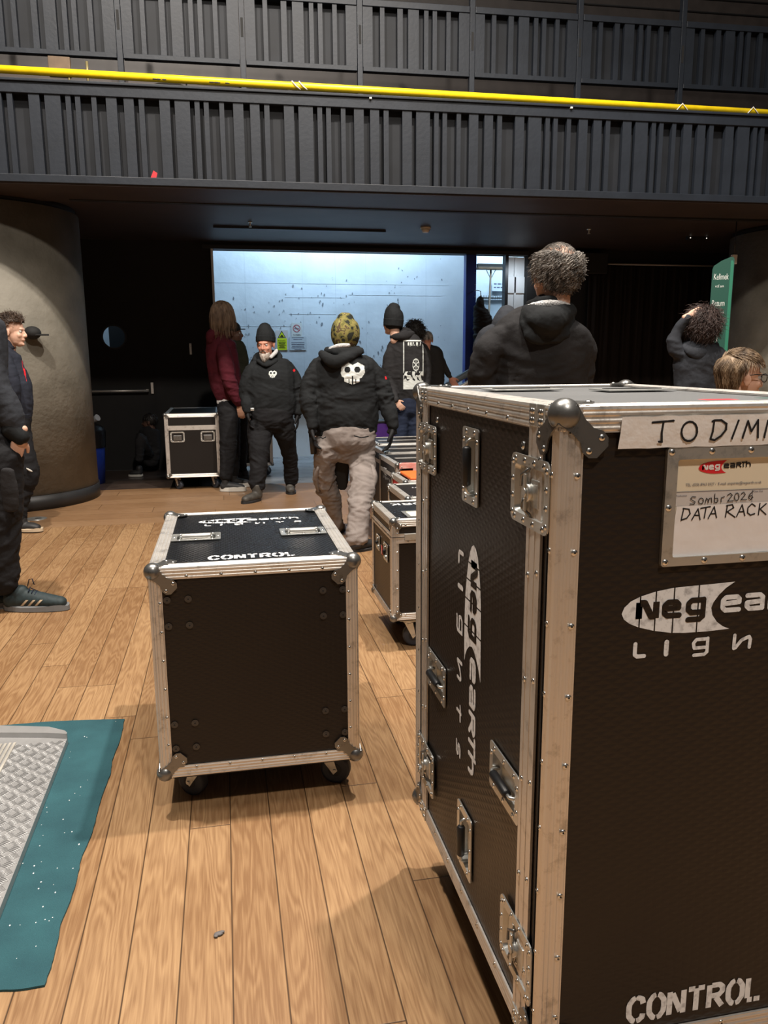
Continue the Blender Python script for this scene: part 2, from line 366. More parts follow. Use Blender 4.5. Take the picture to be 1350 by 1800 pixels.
# black rear wall with the loading opening
OL, OR_, OT = -0.07, 4.14, 2.77
mb = MB()
mb.box((-7, 10.6, 0), (-1.80, 10.75, 3.0)); mb.box((-.86, 10.6, 0), (OL, 10.75, 3.0)); mb.box((-1.80, 10.6, 2.12), (-.86, 10.75, 3.0))
mb.box((OR_, 10.6, 0), (9, 10.75, 3.0)); mb.box((OL, 10.6, OT), (OR_, 10.75, 3.0))
structure('wall_back', mb, M['black_wall'])
mb = MB(); mb.box((-7.05, -4, 0), (-7, 10.7, 9)); structure('wall_left', mb, M['matte_black'])
mb = MB(); mb.box((9, -4, 0), (9.05, 10.7, 9)); structure('wall_right', mb, M['matte_black'])
mb = MB(); mb.box((OL-.02, 10.55, 0), (OL+.008, 10.62, OT)); structure('trim_1', mb, M['white_door'])
mb = MB(); mb.box((OL-.12, 10.56, OT), (OR_, 10.6, OT+.05)); structure('trim_2', mb, M['black'])
# double doors in the dark wall, one porthole showing
dr = MB(); PW = (-1.33, 1.692, .135)
segs = 32
fr = frame((0, 10.66, 0), (1, 0, 0), (0, 0, 1))
circ = [(PW[0]+PW[2]*math.cos(2*math.pi*k/segs), PW[1]+PW[2]*math.sin(2*math.pi*k/segs)) for k in range(segs)]
def sq(k):
    t = 2*math.pi*k/segs; c, s_ = math.cos(t), math.sin(t); q = 1/max(abs(c), abs(s_)); return (PW[0]+.2*c*q, PW[1]+.2*s_*q)
dr.ring([sq(k) for k in range(segs)], circ, fr, 0, .04)
for a0, a1, b0, b1 in ((-1.80, PW[0]-.2, 0, 2.12), (PW[0]+.2, -.86, 0, 2.12), (PW[0]-.2, PW[0]+.2, 0, PW[1]-.2), (PW[0]-.2, PW[0]+.2, PW[1]+.2, 2.12)):
    dr.box((a0, 10.62, b0), (a1, 10.66, b1))
door = structure('door_1', dr, M['black_wall'])
mb = MB(); mb.ring([(PW[0]+(PW[2]+.02)*math.cos(2*math.pi*k/segs), PW[1]+(PW[2]+.02)*math.sin(2*math.pi*k/segs)) for k in range(segs)], circ, frame((0, 10.62, 0), (1, 0, 0), (0, 0, 1)), 0, .012); mb.build('porthole_rim', M['black'], door)
mb = MB(); mb.tube([(-1.70, 10.54, 1.02), (-.945, 10.54, 1.02)], .014); mb.box((-1.70, 10.54, 1.005), (-1.67, 10.62, 1.035)); mb.box((-.975, 10.54, 1.005), (-.945, 10.62, 1.035)); mb.build('push_bar', M['alu'], door)
mb = MB(); mb.box((-.915, 10.585, .98), (-.885, 10.6, 1.12)); o = mb.build('door_plate', M['alu'], door)
mb = MB(); mb.box((-.41, 10.585, 1.47), (-.385, 10.6, 1.61)); tag(mb.build('wall_plate', M['steel']), 'small upright metal plate on the dark wall left of the loading opening', 'wall plate')
# the lobby behind the porthole: left part lit cold, an added black board darkens the rest
mb = MB(); mb.box((-2.4, 11.3, 0), (-1.47, 11.35, 3.0)); structure('wall_lobby', mb, M['dock_wall'])
mb = MB(); mb.box((-1.47, 11.25, 0), (-.86, 11.33, 3.0)); structure('lobby_blackout_board', mb, M['matte_black'])
area('lobby_light', (-1.9, 11.0, 2.9), (-1.9, 11.3, 1.6), .5, 14, COLD, .1)
# loading dock wall, rail, returns and ceiling
dw = MB(); dw.box((-.9, 11.55, 0), (3.62, 11.7, 4.0)); dock = structure('wall_dock', dw, M['dock_wall'])
seam = MB()
for x in (.35, 1.15, 1.62, 2.06, 2.95): seam.box((x, 11.549, .2), (x+.004, 11.5505, 3.2))
for x0, x1, z in ((.9, 1.75, 2.26), (.95, 1.62, 2.03), (-.6, 3.3, 2.45), (-.3, 1.1, 1.86), (1.8, 3.2, 2.30)): seam.box((x0, 11.548, z), (x1, 11.5505, z+.004))
seam.build('formwork_seam', mat('seam_concrete', (.50, .56, .60), .8), dock)
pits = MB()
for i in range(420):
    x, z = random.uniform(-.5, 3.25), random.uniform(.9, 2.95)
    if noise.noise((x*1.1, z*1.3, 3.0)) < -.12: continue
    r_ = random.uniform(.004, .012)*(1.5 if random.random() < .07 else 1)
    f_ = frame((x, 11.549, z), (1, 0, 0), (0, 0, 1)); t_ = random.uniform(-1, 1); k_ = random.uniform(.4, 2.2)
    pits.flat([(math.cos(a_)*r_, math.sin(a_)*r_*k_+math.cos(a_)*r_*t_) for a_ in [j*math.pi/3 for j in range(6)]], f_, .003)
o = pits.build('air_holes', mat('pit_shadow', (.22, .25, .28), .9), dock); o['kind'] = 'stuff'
mb = MB(); mb.box((-.5, 11.50, .665), (3.5, 11.55, .745), bev=.005); structure('trim_3', mb, mat('rail_grey', (.30, .35, .38), .6))
mb = MB(); mb.box((-.9, 10.7, 0), (-.85, 11.6, 4)); structure('wall_dock_side', mb, M['black_wall'])
mb = MB(); mb.box((3.4, 13.0, 0), (6, 13.1, 4)); structure('wall_dock_far', mb, M['dock_wall'])
mb = MB(); mb.box((-1, 10.7, 3.95), (6, 14, 4.05)); structure('ceiling', mb, M['black_wall'])
mb = MB(); mb.box((5.9, 10.7, 0), (6, 14, 4)); structure('wall_dock_right', mb, M['black_wall'])
t = empty('tube_light', (1.75, 11.15, 3.62), 0, 'cold white tube light above the loading opening, hidden behind its head', 'lamp')
mb = MB((1.75, 11.15, 3.62)); mb.cyl((1.1, 11.15, 3.66), (1.1, 11.15, 3.96), .008, 8); mb.cyl((2.4, 11.15, 3.66), (2.4, 11.15, 3.96), .008, 8); mb.build('hanger', M['black'], t)
mb = MB((1.75, 11.15, 3.62)); mb.box((.95, 11.1, 3.60), (2.55, 11.2, 3.68), bev=.01); mb.build('housing', M['white_door'], t)
mb = MB((1.75, 11.15, 3.62)); mb.tube([(1.0, 11.15, 3.585), (2.5, 11.15, 3.585)], .013); mb.build('tube', M['lamp_glow'], t)
# blue steel frame at the right of the opening
t = empty('steel_pillar', (3.346, 10.68, 0), 0, 'dark blue steel door pillar standing right of the pale dock wall', 'pillar')
mb = MB((3.346, 10.68, 0)); mb.box((3.274, 10.62, 0), (3.418, 10.74, 2.77), bev=.004); mb.build('post', M['blue_steel'], t)
mb = MB((3.346, 10.68, 0))
for z in [.3+.16*i for i in range(15)]: mb.sphere((3.400, 10.617, z), .006, n=8)
mb.build('bolt_row', M['steel'], t)
mb = MB(); mb.box((3.823, 10.60, 0), (3.866, 10.72, 2.77)); structure('trim_4', mb, M['black'])
wd = MB(); wd.box((3.868, 10.72, 0), (4.16, 10.76, 2.76))
d2 = structure('door_2', wd, M['white_door'])
mb = MB(); mb.box((3.87, 10.70, 2.28), (4.16, 10.72, 2.50), bev=.005); mb.box((3.99, 10.70, .1), (4.02, 10.72, 2.76), bev=.004); mb.build('door_batten', M['white_door'], d2)
area('side_light', (4.0, 10.35, 2.6), (4.0, 10.75, 1.8), .25, 2.5, (.8, .9, 1), .05)

# ------------------------------------------------------------------ balcony
mb = MB(); mb.box((-7, 7.60, 2.86), (9, 10.62, 3.05)); structure('ceiling', mb, M['soffit'])
FS = -math.atan(.031)
bal = empty('balcony_front', (0, 7.30, 2.85), FS, 'long dark grey slatted balcony front below the yellow rail', 'balcony')
PAT = [(0, .039), (.081, .20), (.282, .32), (.44, .478), (.517, .551), (.59, .675), (.713, .786), (.868, .923)]
def gaps(x0, x1, start, per):
    g = []; k = math.floor((x0-start)/per)
    while start+k*per < x1:
        for a, b in PAT:
            A, B = start+(k+a)*per, start+(k+b)*per
            if A > x0+.02 and B < x1-.02: g.append((A, B))
        k += 1
    return g
H_ = .765
mb = MB(); mb.box((-4.6, .075, .02), (6.6, .115, H_-.02)); mb.build('backing_board', M['fascia_back'], bal)
mb = MB(); mb.box((-4.6, -.012, H_-.085), (6.6, .05, H_), bev=.004); mb.box((-4.6, -.03, H_), (6.6, .30, H_+.022), bev=.004); mb.build('top_rail', M['fascia'], bal)
mb = MB(); mb.box((-4.6, -.012, 0), (6.6, .05, .062), bev=.004); mb.build('bottom_rail', M['fascia'], bal)
mb = MB(); mb.box((-4.6, .01, -.012), (6.6, .75, .0095)); mb.build('soffit_board', M['soffit'], bal)
gs = gaps(-4.6, 6.6, -1.661, 1.03); prev = -4.6; cache = {}
for a, b in gs + [(6.6, 6.6)]:
    if a > prev+.004 and a > -2.4 and prev < 6.0:
        wd_ = round(a-prev, 4)
        if wd_ not in cache:
            mb = MB(); mb.box((0, 0, .062), (wd_, .045, H_-.085)); o = mb.build('slat', M['fascia'], bal); o.location = (prev, 0, 0); cache[wd_] = o.data
        else: dup(cache[wd_], 'slat', (prev, 0, 0), bal)
    prev = b
mb = MB(); mb.flat([(0, 0), (.045, .0), (.055, .035), (.025, .055)], frame((-.53, .04, .07), (1, 0, 0), (0, 0, 1)), .02); mb.build('red_scrap', M['red'], bal)
mb = MB()
for x in (1.34, 3.17): mb.box((x, -.034, H_-.012), (x+.02, -.012, H_+.002))
mb.build('rail_label', M['white_print'], bal)
# yellow rail
t = empty('yellow_rail', (0, 7.30, 3.66), FS, 'bright yellow painted tubular rail running above the balcony front', 'rail')
ry = .05
mb = MB(); mb.cyl((-4.6, ry, .075), (6.6, ry, .0), .031, 20); o = mb.build('tube', M['yellow'], t)
mb = MB()
for x in (-.2, 1.45, 2.45, 3.3, 4.3, 5.1): mb.cyl((x, ry, .045-.0067*(x)), (x, ry, -.021), .006, 8)
mb.build('bracket', M['black'], t)
mb = MB()
for i in range(16):
    x = random.choice([-.42, .02, .06, .1]) + random.uniform(-.05, .05); z = .045-.0067*x
    mb.sphere((x, ry-.026, z-.016), random.uniform(.004, .010), (2, .4, .7), 8)
mb.build('chipped_patch', M['yellow_wear'], t)
mb = MB(); zt = .032
for dx in (0, .06): mb.tube([(.68+dx, ry-.036, zt+.035), (.71+dx, ry-.04, zt), (.75+dx, ry-.036, zt-.03)], .005)
for x in (4.28, 5.0): mb.tube([(x-.06, ry-.04, -.02), (x, ry-.036, .045), (x+.07, ry-.04, -.03)], .004)
mb.build('cable_tie', M['white_tape'], t)
# things on the ledge behind the rail
t = empty('ledge_cable', (0, 7.3, 3.64), FS, 'pale cable lying along the balcony ledge under the yellow rail', 'cable')
mb = MB()
for x0 in (-.55, .35, 1.3, 2.3, 4.0): mb.tube([(x0, .12, .01), (x0+.12, .10, .04), (x0+.28, .10, .045), (x0+.42, .12, .01)], .008)
mb.build('cable_loop', M['grey_card'], t)
# ledge between tiers
mb = MB(); mb.box((-4.6, 7.45, 3.3), (6.8, 8.6, 3.55)); tag(structure('balcony_floor', mb, M['matte_black']), kind='structure')
bx = at(105, 118, 7.8)
mb = MB(bx); mb.box(bx-Vector((.09, .02, .08)), bx+Vector((.09, .02, .08)), bev=.004); tag(mb.build('junction_box', M['wood_brush']), 'small pale box behind the yellow rail at the far left', 'box').location = bx
for k, x in enumerate((121, 154)):
    p = at(x, 130, 7.8); mb = MB(p); mb.cyl(p-Vector((0, 0, .16)), p+Vector((0, 0, .10)), .012, 10)
    tag(mb.build('brass_rod', mat('brass', (.5, .42, .2), .35, .8)), ('short brass upright beside the pale box behind the yellow rail', 'short brass upright farther from the pale box behind the yellow rail')[k], 'rod').location = p
# upper tier
UP = 1.145; UX = .320
ub_root = empty('upper_balustrade', (UX-2*UP, 8.5, 3.5), FS, 'upper tier balustrade of dark slatted panels between posts, above the yellow rail', 'balustrade')
W_ = UP-.06; HH = .65
mb = MB(); mb.box((0, .07, .02), (W_, .10, HH-.02)); t0 = mb.build('panel', M['fascia_back'], ub_root)
mb = MB(); mb.box((0, -.01, HH-.06), (W_, .06, HH), bev=.004); mb.build('top_rail', M['fascia'], t0)
mb = MB(); mb.box((0, -.01, 0), (W_, .06, .045), bev=.004); mb.build('bottom_rail', M['fascia'], t0)
ub = [(.09, .16), (.20, .32), (.37, .42), (.52, .57), (.61, .65), (.69, .78), (.82, .90)]; prev = 0
for a, b in ub + [(1, 1)]:
    mb = MB(); mb.box((prev*W_, 0, .045), (a*W_, .045, HH-.06)); mb.build('slat', M['fascia'], t0); prev = b
post = None
for i in range(7):
    o = t0 if i == 0 else copy_tree(t0, ub_root)
    o.location = (i*UP+.030, 0, .705)
    if post is None:
        mb = MB(); mb.box((-.026, -.01, 0), (.026, .06, 1.9), bev=.003); mb.box((-.012, -.012, .95), (.012, -.008, 1.12), 1); post = mb.build('post', [M['fascia'], M['matte_black']], ub_root)
    else: dup(post.data, 'post', (i*UP, 0, 0), ub_root)
for k, z in enumerate((1.48, 1.61)):
    mb = MB(); mb.tube([(-1, .07, z), (8.6, .07, z)], .012); mb.build('guard_rail', M['black'], ub_root)
mb = MB(); mb.box((-7, 8.62, 4.03), (9, 9.0, 4.12)); structure('trim_5', mb, M['soffit'])
mb = MB(); mb.box((-7, 9.9, 3.0), (9, 10.0, 9)); structure('wall_upper', mb, mat('upper_wall', (.030, .024, .022), .5, var=.2))
# soffit fittings
mb = MB((2.315, 9.086, 2.86)); mb.cyl((2.315, 9.086, 2.84), (2.315, 9.086, 2.86), .058, 24); mb.cyl((2.315, 9.086, 2.80), (2.315, 9.086, 2.84), .032, 24, r1=.052)
tag(mb.build('smoke_detector', mat('off_white_plastic', (.55, .5, .42), .5)), 'round off-white smoke detector on the dark underside of the balcony', 'smoke detector').location = (2.315, 9.086, 2.86)
for k, (x, y) in enumerate(((.354, 9.044), (4.218, 8.91))):
    mb = MB(); mb.cyl((0, 0, -.05), (0, 0, 0), .008, 8); mb.cyl((0, 0, -.055), (0, 0, -.05), .018, 12); mb.cyl((0, 0, -.012), (0, 0, 0), .024, 12)
    o = mb.build('sprinkler_head', M['steel']); o.location = (x, y, 2.86); tag(o, ('small sprinkler head on the soffit above the left of the loading opening', 'small sprinkler head on the soffit right of the smoke detector')[k], 'sprinkler')
mb = MB(); mb.box((0, 0, 2.835), (1.95, .03, 2.86)); o = mb.build('trim_6', M['fascia']); o.location = (-.04, 9.35, 0); o['kind'] = 'structure'
mb = MB(); mb.box((-1.3, 7.95, 2.83), (9, 8.02, 2.862)); structure('trim_7', mb, M['matte_black'])
t = empty('downlight_bar', (5.82, 9.25, 2.86), 0, 'small black fitting with two faint lamps on the soffit at the right', 'lamp')
mb = MB(); mb.box((-.14, -.03, -.04), (.14, .03, 0), bev=.005); mb.build('housing', M['black'], t)
mb = MB(); mb.cyl((-.11, -.032, -.02), (-.11, -.03, -.02), .007, 8); mb.cyl((.11, -.032, -.02), (.11, -.03, -.02), .007, 8); mb.build('lens', emit('faint_lamp', (1, .95, .85), 1.2), t)
# dark curtain, its rail and a speaker by the opening
n = 160; cur = MB(); rows = []
for z in (0.0, 2.64):
    rows.append([cur.v((5.0+3.9*i/n, 10.5+.02*math.sin(i*.9)+.015*math.sin(i*2.3+z), z)) for i in range(n+1)])
for i in range(n):
    f = cur._face([rows[0][i], rows[0][i+1], rows[1][i+1], rows[1][i]]); f.smooth = True
o = cur.build('black_curtain', mat('dark_drape', (.020, .014, .011), .95)); tag(o, 'tall dark drape hanging from the pale rail right of the loading opening', 'curtain')
sm = o.modifiers.new('thickness', 'SOLIDIFY'); sm.thickness = .004
mb = MB(); mb.cyl((-1.95, 0, 0), (1.95, 0, 0), .014, 10); o = mb.build('curtain_rail', mat('dull_rail', (.30, .27, .24), .5, .5)); o.location = (6.95, 10.45, 2.66)
tag(o, 'thin pale rail along the top of the dark drape', 'rail')
t = empty('wall_speaker', (4.975, 10.5, 2.52), 0, 'black box speaker fixed high right of the loading opening', 'speaker')
mb = MB(); mb.box((-.24, -.12, 0), (.24, .1, .28), bev=.01); mb.build('cabinet', M['black'], t)
mb = MB(); mb.box((-.22, -.124, .02), (.22, -.12, .26)); mb.build('grille', M['matte_black'], t)
# columns
def column(loc, r, top, label, fixture=False):
    t = empty('concrete_column', (loc[0], loc[1], 0), 0, label, 'column')
    mb = MB(); mb.cyl((0, 0, .14), (0, 0, top), r, 96); o = mb.build('shaft', M['concrete'], t)
    mb = MB(); mb.cyl((0, 0, 0), (0, 0, .14), r+.012, 96); mb.build('base_band', M['skirting'], t)
    mb = MB(); mb.cyl((0, 0, top), (0, 0, 2.858), r-.03, 64); mb.build('neck', M['matte_black'], t)
    return t
col1 = column((-2.195, 8.626), .85, 2.80, 'massive round concrete column at the left with dark base band')
column((6.86, 8.6), .85, 2.80, 'round concrete column in shade at the right edge')
# ------------------------------------------------------------------ flight cases
_rv = MB(); _rv.sphere((0, 0, 0), .0052, (1, 1, .45), 12); _rv.cyl((0, 0, .0015), (0, 0, .0026), .0017, 8, 1)
_o = _rv.build('rivet', [M['rivet'], M['rivet_hole']]); RIVET = _o.data; bpy.data.objects.remove(_o)
_rv = MB(); _rv.cyl((0, 0, 0), (0, 0, .0015), .0105, 20, 0); _rv.cyl((0, 0, .0015), (0, 0, .003), .0062, 16, 0); _rv.cyl((0, 0, .003), (0, 0, .0033), .003, 6, 1)
_o = _rv.build('bolt', [M['screw_black'], M['rivet_hole']]); BOLT = _o.data; bpy.data.objects.remove(_o)
def quat(n): return Vector(n).to_track_quat('Z', 'Y')
def rivet(p, n, parent, off, mesh=None, name='rivet'):
    return dup(mesh or RIVET, name, Vector(p)-Vector(off), parent, quat(n))
def extrusion(name, p0, p1, n1, n2, w1, w2, parent, off, m=None, step=.10, riv=(True, True), inset=.07, ridges=3):
    """L-profile along an edge: flange w1 on the face with normal n1 (running away along -n2) and w2 on n2's"""
    p0, p1, n1, n2 = Vector(p0), Vector(p1), Vector(n1), Vector(n2)
    th = .0032
    prof = [(-w1, -.002), (-w1, th*.6)]
    for i in range(ridges*2):
        a = -w1 + (w1-.004)*(i+.6)/(ridges*2+.2); prof += [(a-.0012, th*(.6 if i % 2 == 0 else 1.0)), (a+.0012, th*(1.0 if i % 2 == 0 else .6))]
    prof += [(-.003, th), (th*.4, th*.4+.0008), (th, -.003)]
    for i in range(ridges*2):
        a = -w2 + (w2-.004)*(ridges*2-i-.4)/(ridges*2+.2); prof += [(th*(.6 if i % 2 == 0 else 1.0), a+.0012), (th*(1.0 if i % 2 == 0 else .6), a-.0012)]
    prof += [(th*.6, -w2), (-.002, -w2)]
    # prof = (distance along n2, distance along n1)
    mb = MB(off); A = [mb.v(p0+n2*a+n1*b) for a, b in prof]; B = [mb.v(p1+n2*a+n1*b) for a, b in prof]
    for i in range(len(prof)-1): mb._face([A[i], A[i+1], B[i+1], B[i]])
    bmesh.ops.recalc_face_normals(mb.bm, faces=mb.bm.faces[:])
    o = mb.build(name, m or M['alu'], parent)
    L = (p1-p0).length; d = (p1-p0)/L; k = max(1, int((L-2*inset)/step))
    for fl, n, a, w_ in ((riv[0], n1, n2, w1), (riv[1], n2, n1, w2)):
        if fl:
            for i in range(k+1): rivet(p0+d*(inset+(L-2*inset)*i/k)-a*w_*.78+n*(th*.8), n, o, off)
    return o
def flatbar(name, fr, a0, a1, b0, b1, parent, off, along='b', ridges=5, step=.12, rows=2):
    mb = MB(off); n = ridges
    lo, hi = (a0, a1) if along == 'b' else (b0, b1)
    w_ = (hi-lo)/n
    for i in range(n):
        h = .0034 if i % 2 == 0 else .0024
        if along == 'b': mb.obox(fr, lo+w_*i, lo+w_*(i+1), b0, b1, -.001, h)
        else: mb.obox(fr, a0, a1, lo+w_*i, lo+w_*(i+1), -.001, h)
    o = mb.build(name, M['alu'], parent)
    L0, L1 = (b0, b1) if along == 'b' else (a0, a1); k = int((L1-L0)/step)
    for i in range(k):
        for j in range(rows):
            t = L0+(i+.5)*(L1-L0)/k + (.012 if j else 0); s_ = lo+(hi-lo)*((.18, .82)[j] if rows == 2 else .5)
            p = fp(fr, s_, t, .0034) if along == 'b' else fp(fr, t, s_, .0034)
            rivet(p, fr[3], o, off)
    return o
def ball_corner(c, sx, sy, sz, parent, off, r=.022, leg=.075, faces=(1, 1, 1)):
    """c the case's corner, sx.. = +-1 pointing outwards; a tongue with two rivets on each face"""
    c = Vector(c); out = Vector((sx, sy, sz))
    mb = MB(off); mb.sphere(c-out*r*.42, r, (1, 1, 1), 24)
    rs = []
    for ax in range(3):
        if not faces[ax]: continue
        n = Vector([out[i] if i == ax else 0 for i in range(3)])
        u = Vector([-out[i] if i == (ax+1) % 3 else 0 for i in range(3)]); v = Vector([-out[i] if i == (ax+2) % 3 else 0 for i in range(3)])
        d = (u+v).normalized(); e = (u-v).normalized()
        f = (c, d, e, n)
        w0, w1 = r*.82, r*.90
        poly = [(r*.5, -w0), (leg*.42, -w0*.70), (leg*.62, -w0*.72), (leg*.78, -w1), (leg*.92, -w1*.95), (leg+.002, -w1*.55), (leg+.002, w1*.55), (leg*.92, w1*.95), (leg*.78, w1), (leg*.62, w0*.72), (leg*.42, w0*.70), (r*.5, w0)]
        A = [mb.v(fp(f, a, b, .003)) for a, b in poly]; B = [mb.v(fp(f, a, b, .0062)) for a, b in poly]
        for i in range(len(poly)): mb._face([A[i], A[(i+1) % 12], B[(i+1) % 12], B[i]])
        mb._face(B)
        # domed root of the tongue
        for b in (-w1*.62, w1*.62): rs.append((fp(f, leg*.84, b, .0062), n))
    bmesh.ops.recalc_face_normals(mb.bm, faces=mb.bm.faces[:])
    o = mb.build('ball_corner', M['ball'], parent)
    for p, n in rs: rivet(p, n, o, off)
    return o
def panel_face(mb, fr, a0, a1, b0, b1, h, holes=(), mi=0):
    """flat sheet with rectangular openings"""
    A = sorted({a0, a1, *[q for hl in holes for q in hl[:2]]}); B = sorted({b0, b1, *[q for hl in holes for q in hl[2:4]]})
    A = [a for a in A if a0 <= a <= a1]; B = [b for b in B if b0 <= b <= b1]
    for i in range(len(A)-1):
        for j in range(len(B)-1):
            ca, cb = (A[i]+A[i+1])/2, (B[j]+B[j+1])/2
            if any(hl[0] < ca < hl[1] and hl[2] < cb < hl[3] for hl in holes): continue
            mb.flat([(A[i], B[j]), (A[i+1], B[j]), (A[i+1], B[j+1]), (A[i], B[j+1])], fr, h, mi)
def dish(name, fr, a0, a1, b0, b1, border, depth, parent, off, rad=.012, nriv=(3, 4)):
    """pressed steel dish: rim on the board, sunk box behind it"""
    mb = MB(off); n = 5
    mb.ring(rrect(a0, a1, b0, b1, rad, n), rrect(a0+border, a1-border, b0+border, b1-border, rad*.6, n), fr, 0.0, .0025)
    rim = rrect(a0+border, a1-border, b0+border, b1-border, rad*.6, n); s_ = .004
    low = rrect(a0+border+s_, a1-border-s_, b0+border+s_, b1-border-s_, rad*.5, n)
    T = [mb.v(fp(fr, a, b, .0025)) for a, b in rim]; Bm = [mb.v(fp(fr, a, b, -depth)) for a, b in low]
    for i in range(len(T)): mb._face([T[i], T[(i+1) % len(T)], Bm[(i+1) % len(T)], Bm[i]])
    mb._face(Bm)
    o = mb.build(name, M['steel'], parent)
    ps = [(a0+(a1-a0)*(i+.5)/nriv[0], b) for i in range(nriv[0]) for b in (b0+border*.5, b1-border*.5)] + [(a, b0+(b1-b0)*(i+.5)/nriv[1]) for i in range(nriv[1]) for a in (a0+border*.5, a1-border*.5)]
    for a, b in ps: rivet(fp(fr, a, b, .0025), fr[3], o, off)
    return o
def handle(fr, a0, a1, b0, b1, parent, off, vertical=True, grip='handle_rubber', border=.017, depth=.016):
    o = dish('recessed_handle', fr, a0, a1, b0, b1, border, depth, parent, off, .008, (2, 3) if vertical else (3, 2))
    mb = MB(off)
    if vertical:
        a = a0+(a1-a0)*.5; e0, e1 = b0+border+.006, b1-border-.006; P = lambda t, hh, s=0: fp(fr, a+s, t, hh)
    else:
        b = b0+(b1-b0)*.45; e0, e1 = a0+border+.006, a1-border-.006; P = lambda t, hh, s=0: fp(fr, t, b+s, hh)
    mb.tube([P(e0, -.010), P(e0, .003), P(e0+.004, .008), P(e0+.02, .009)], .0035); mb.build('handle_bow', M['steel'], o); mb = MB(off); mb.tube([P(e1, -.010), P(e1, .003), P(e1-.004, .008), P(e1-.02, .009)], .0035)
    g = mb.build('handle_bow', M['steel'], o)
    mb = MB(off); mb.tube([P(e0+.014, .009), P(e0+.018, .009), P(e1-.018, .009), P(e1-.014, .009)], [.006, .009, .009, .006], 12); mb.build('grip', M[grip], o)
    return o
def latch(fr, a0, a1, b0, b1, parent, off):
    fr = (fr[0]+fr[3]*.0035, fr[1], fr[2], fr[3])
    o = dish('butterfly_latch', fr, a0, a1, b0, b1, .017, .006, parent, off, .014, (4, 4))
    fr = (fr[0]+fr[3]*.0075, fr[1], fr[2], fr[3])
    ac, bc = (a0+a1)/2, (b0+b1)/2; w_, h_ = a1-a0, b1-b0
    mb = MB(off)
    mb.obox(fr, ac-w_*.26, ac-.002, bc-h_*.30, bc+h_*.30, -.012, -.009, bev=.001)
    mb.obox(fr, ac+.004, ac+w_*.24, bc-h_*.20, bc+h_*.20, -.012, -.006, bev=.002)
    mb.obox(fr, ac-w_*.10, ac-w_*.06, bc-h_*.33, bc+h_*.33, -.011, -.005, bev=.001)
    mb.build('latch_plate', M['steel'], o)
    mb = MB(off); mb.cyl(fp(fr, ac, bc, -.010), fp(fr, ac, bc, .001), .0155, 24); mb.cyl(fp(fr, ac, bc, .001), fp(fr, ac, bc, .004), .008, 16)
    mb.obox(fr, ac-.004, ac+.004, bc-.030, bc+.030, -.001, .003, bev=.001)
    mb.build('turn_knob', M['steel'], o)
    mb = MB(off); mb.tube([fp(fr, ac+.004, bc+.038, -.004), fp(fr, ac-.016, bc+.026, .001), fp(fr, ac-.014, bc+.008, .002)], .0028); mb.tube([fp(fr, ac+.012, bc-.036, -.004), fp(fr, ac-.012, bc-.026, .001), fp(fr, ac-.002, bc-.010, .002)], .0028)
    mb.build('latch_arm', M['ball'], o)
    return o
def caster(x, y, top, parent, off, r=.05, rot=0.0, fork='steel'):
    mb = MB(); mb.box((-.045, -.045, top-.006), (.045, .045, top)); mb.cyl((0, 0, top-.022), (0, 0, top-.006), .028, 20)
    for s_ in (-1, 1):
        fr_ = frame((0, s_*.024, 0), (1, 0, 0), (0, 0, 1)); mb.prism([(-.016, r-.012), (-.004, r-.016), (.03, top-.02), (-.02, top-.02)] if 0 else [(.02, r-.014), (.034, r), (.02, top-.018), (-.022, top-.018)], fr_, -.0015, .0015)
    mb.cyl((.024, -.03, r), (.024, .03, r), .006, 10)
    t = mb.build('caster', M[fork], parent); t.location = Vector((x, y, 0))-Vector(off); t.rotation_euler = (0, 0, rot)
    mb = MB(); pr = [(r*.80, -.019), (r*.96, -.017), (r, -.010), (r, .010), (r*.96, .017), (r*.80, .019)]
    n = 32; rings = []
    for rad, yy in pr: rings.append([mb.v((.024+rad*math.cos(2*math.pi*k/n), yy, r+rad*math.sin(2*math.pi*k/n))) for k in range(n)])
    for a, b in zip(rings, rings[1:]):
        for k in range(n):
            f = mb._face([a[k], b[k], b[(k+1) % n], a[(k+1) % n]]); f.smooth = True
    mb._face(rings[0]); mb._face(rings[-1][::-1])
    mb.cyl((.024, -.021, r), (.024, .021, r), r*.45, 20, 1)
    mb.build('wheel', [M['tyre'], M['ply']], t)
    return t
# lettering strokes on a unit cell, x 0..1, y 0..1
STEN = {
 'C': [[(.92, .72), (.85, .92), (.62, 1.0), (.56, 1.0)], [(.44, 1.0), (.3, .97), (.08, .75), (.05, .5), (.08, .25), (.3, .03), (.44, 0)], [(.56, 0), (.7, .02), (.88, .12), (.92, .28)]],
 'O': [[(.44, 1), (.3, .97), (.08, .75), (.05, .5), (.08, .25), (.3, .03), (.44, 0)], [(.58, 0), (.72, .03), (.94, .25), (.97, .5), (.94, .75), (.72, .97), (.58, 1)]],
 'N': [[(.08, 0), (.08, 1)], [(.24, .92), (.78, .08)], [(.94, 0), (.94, 1)]],
 'T': [[(0, .97), (.40, .97)], [(.5, 0), (.5, .97)], [(.60, .97), (1, .97)]],
 'R': [[(.08, 0), (.08, 1)], [(.22, .97), (.7, .97), (.9, .85), (.9, .66), (.7, .52), (.22, .50)], [(.52, .42), (.94, 0)]],
 'L': [[(.08, 1), (.08, .12)], [(.08, .03), (.40, .03)], [(.52, .03), (.9, .03)]],
 'W': [[(0, 1), (.22, .0)], [(.3, .05), (.48, .8)], [(.54, .8), (.72, .05)], [(.78, 0), (1, 1)]],
 'K': [[(.08, 0), (.08, 1)], [(.92, 1), (.3, .52)], [(.36, .44), (.94, 0)]]}
